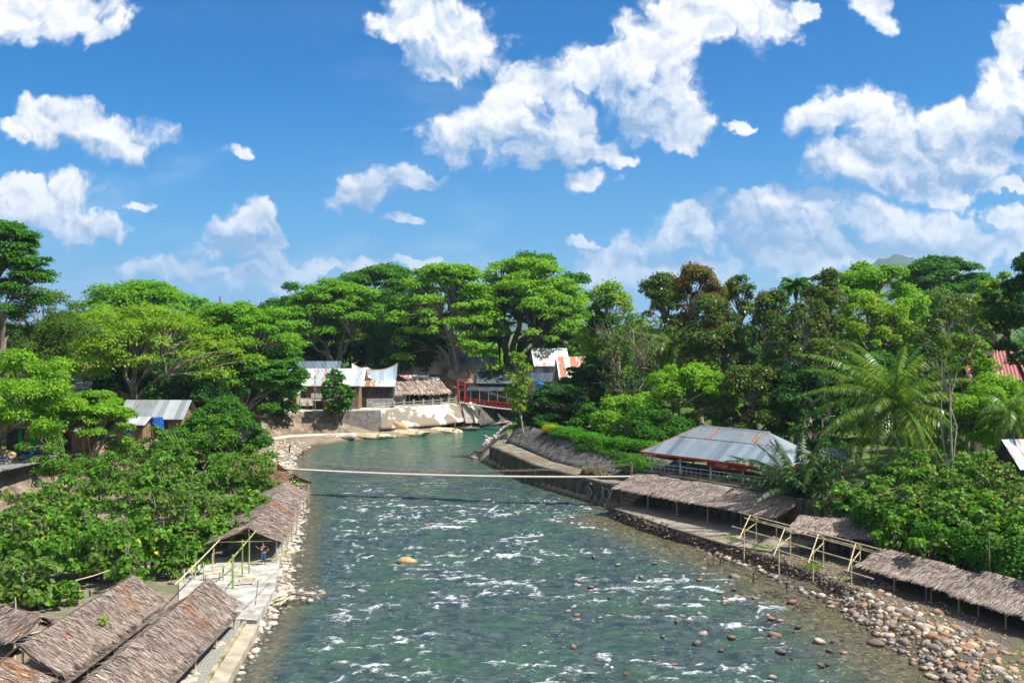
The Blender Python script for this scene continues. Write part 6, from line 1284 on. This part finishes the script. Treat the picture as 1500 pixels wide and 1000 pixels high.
person('child in a white shirt and dark shorts standing on the pale rocks', ons(638.5, 624.5, .1), .5, 1.42, cl('white_shirt', (.62, .62, .62)), cl('dark_shorts', (.03, .03, .05)), shorts=True)
person('person in dark clothes standing at the foot of the promenade wall', ons(676, 620.5, .15), 1.2, 1.6, cl('maroon_shirt', (.14, .03, .04)), cl('black_trousers', (.02, .02, .02)))
person('person in a dark red shirt standing at the foot of the river stairs', ons(702, 615.5, .1), -.6, 1.6, cl('dark_red_shirt', (.22, .03, .03)), cl('brown_trousers', (.08, .04, .03)))
q = gp(664, 643, -.72); person('bather in red shorts standing waist deep in the pool', q, .8, 1.5, None, cl('red_shorts', (.50, .04, .06)), shorts=True, bare=True, armL=((-.34, -.10, 1.20), (-.42, -.28, 1.12)))
person('dark haired bather standing at the water edge on the left bank', ons(424, 664, 0), 1.3, 1.45, cl('black_vest', (.03, .03, .03)), cl('black_trousers', (.02, .02, .02)), lean=.12)
person('bather crouching on the stones at the left bank spit', ons(445, 667, 0), -1.0, 1.3, cl('maroon_shirt', (.14, .03, .04)), cl('dark_shorts', (.03, .03, .05)), hip=.34, legs=[((-.14, -.34, .42), (-.13, -.12, .08)), ((.14, -.34, .42), (.13, -.12, .08))], armL=((-.24, -.22, .58), (-.10, -.40, .48)), armR=((.24, -.22, .58), (.10, -.40, .48)), shorts=True, lean=.14)
q = (-20.2, 183.5, 3.9); person('person in an orange shirt sitting on the white promenade wall', (q[0], q[1], 3.35), .4, 1.55, cl('orange_shirt', (.58, .25, .03)), cl('dark_shorts', (.03, .03, .05)), hip=.52, legs=[((-.12, -.40, .50), (-.12, -.46, .12)), ((.12, -.40, .50), (.12, -.46, .12))], armL=((-.25, -.10, .76), (-.12, -.32, .60)), armR=((.25, -.10, .76), (.12, -.32, .60)))
person('person in a red shirt standing beside the blue kiosk', gp(384, 603, 4.7), .3, 1.5, cl('red_shirt', (.50, .03, .03)), cl('white_trousers', (.55, .55, .53)))
person('person in an orange red shirt standing before the roller shutter', gp(399.5, 602, 4.72), -.3, 1.5, cl('orange_red_shirt', (.62, .09, .03)), cl('orange_red_skirt', (.50, .08, .03)))
person('person in a red shirt standing behind the notice board', gp(450.5, 600.3, 4.72), -.3, 1.5, cl('red_shirt', (.50, .03, .03)), cl('brown_trousers', (.08, .04, .03)))
# a dark inner tube leaning on the rocks
q = ons(665, 622, .35); ring = [(math.cos(a)*.32, 0, math.sin(a)*.5) for a in np.linspace(0, 2*math.pi, 21)]; o = MB().tube(ring, .14, 8, cap=False).build('inner_tube', simple('black_rubber', (.015, .015, .017), (.03, .03, .03), .5, 2), smooth=True); o.location = (q[0], q[1], q[2]+.2); o.rotation_euler = (.9, .4, .5); tag(o, 'large black inner tube leaning on the shore rocks', 'inner tube')
def motorbike(label, px, py, rz, col):
    q = gp(px, py, 4.66); r = thing('motorbike', q, rz, label, 'motorbike'); RUB = simple('tyre_rubber', (.015, .015, .015), (.03, .03, .03), .8, 3); CH = simple('grey_metal', (.25, .25, .26), (.4, .4, .4), .35, 3, metal=.7)
    for x in (-.62, .62):
        w = MB((x, 0, .30)).tube([(x+math.cos(a)*.26, 0, .30+math.sin(a)*.26) for a in np.linspace(0, 2*math.pi, 19)], .055, 6, cap=False).build('wheel', RUB, r, True); w.location = (x, 0, .30); MB().tube([(0, -.03, 0), (0, .03, 0)], .17, 12).build('rim', CH, w)
    MB().tube([(.55, 0, .55), (.42, 0, .80), (.34, 0, 1.0)], [.12, .10, .07], 7).tube([(.45, 0, .78), (.20, 0, .42), (-.25, 0, .42), (-.62, 0, .72)], [.12, .14, .16, .10], 8).build('body', col, r, True)
    MB().tube([(.30, 0, .68), (-.1, 0, .76), (-.62, 0, .80)], [.07, .12, .10], 8).build('seat', RUB, r, True); MB().tube([(.32, -.32, 1.02), (.36, 0, .99), (.32, .32, 1.02)], .022, 6).build('handlebar', CH, r); MB().tube([(.62, 0, .3), (.40, 0, .92)], .03, 6).build('fork', CH, r)
    MB().tube([(.44, 0, .90), (.50, 0, .89)], [.08, .06], 10).build('headlight', CH, r); MB().tube([(.36, -.2, 1.0), (.34, -.26, 1.16)], .04, 5).build('mirror', CH, r); MB().tube([(-.1, -.12, .28), (-.75, -.14, .34)], [.035, .055], 7).build('exhaust', CH, r)
motorbike('blue motorbike parked on the road verge beside the green shop', 40, 673, .5, BLUEP); motorbike('dark motorbike parked at the far left picture edge on the road', 6, 680, .9, simple('navy_metal', (.02, .03, .09), (.04, .06, .15), .4, 2))
# driftwood and litter of palm ribs on the left stone spit
rngd = np.random.RandomState(3)
for i, (px, py, l, lab) in enumerate([(455, 872, 2.6, 'dark driftwood branch on the small stone spit by the left bank'), (412, 880, 1.6, 'pile of broken bamboo ribs at the top of the stone bank')]):
    q = gp(px, py, .5); m_ = MB(q)
    for j in range(9 if i else 5):
        a = rngd.rand()*.8-.2+(0 if i else .1); c = Vector(q)+Vector((rngd.normal()*.35, rngd.normal()*.35, rngd.rand()*.25)); d = Vector((math.cos(a+i*.9), math.sin(a+i*.9), rngd.normal()*.12))*l*.5; m_.tube([tuple(c-d), tuple(c+Vector((0, 0, .06))), tuple(c+d)], [.05, .045, .02], 5)
    o = m_.build('driftwood', WOOD if not i else BAMB); o.location = q; tag(o, lab, 'driftwood')
sp_list = []
for i in range(160):
    px = 425+50*rngd.rand()**1.4; py = 868+rngd.normal()*5+(px-425)*.05; q = gp(px, py, .1); sp_list.append((q[0], q[1], .0+rngd.rand()*.06, .10+.34*rngd.rand()**3))
merged_rocks(sp_list, RL, 'spit_stones', 'pale stones of the small spit at the left bank', 8)
logr = MB(gp(1300, 925, .8)); 
# leaves fallen on the thatch: small sprig
rngs = np.random.RandomState(9); V_, Q_ = leafset(np.array([(-23.2, 56.0, 3.35)])+rngs.normal(size=(40, 3))*np.array([.35, .35, .05]), np.tile([.5, 0, 1.], (40, 1))+rngs.normal(size=(40, 3))*.2, .28, .4, rngs); o = npmesh('leaf_sprig', V_-np.array([-23.2, 56, 3.35]), Q_, LM['yellow']); o.location = (-23.0, 56, 3.42); tag(o, 'sprig of green leaves lying on the thatch of the second long hut', 'leaves', kind='stuff')

# ================================================================== AIR
hm = bpy.data.materials.new('haze'); hm.use_nodes = True; t = hm.node_tree; t.nodes.clear()
o = N(t, 'ShaderNodeOutputMaterial'); pv = N(t, 'ShaderNodeVolumePrincipled'); pv.inputs['Density'].default_value = .00010; pv.inputs['Color'].default_value = (.62, .80, 1.0, 1); pv.inputs['Anisotropy'].default_value = .2
t.links.new(pv.outputs[0], o.inputs['Volume'])
X0, X1, Y0, Y1, Z0, Z1 = -9800, 9800, -9800, 9900, -30, 420
hb = MB((0, 0, 0)).box(((X0+X1)/2, (Y0+Y1)/2, (Z0+Z1)/2), (X1-X0, Y1-Y0, Z1-Z0)).build('haze', hm); tag(hb, kind='stuff')
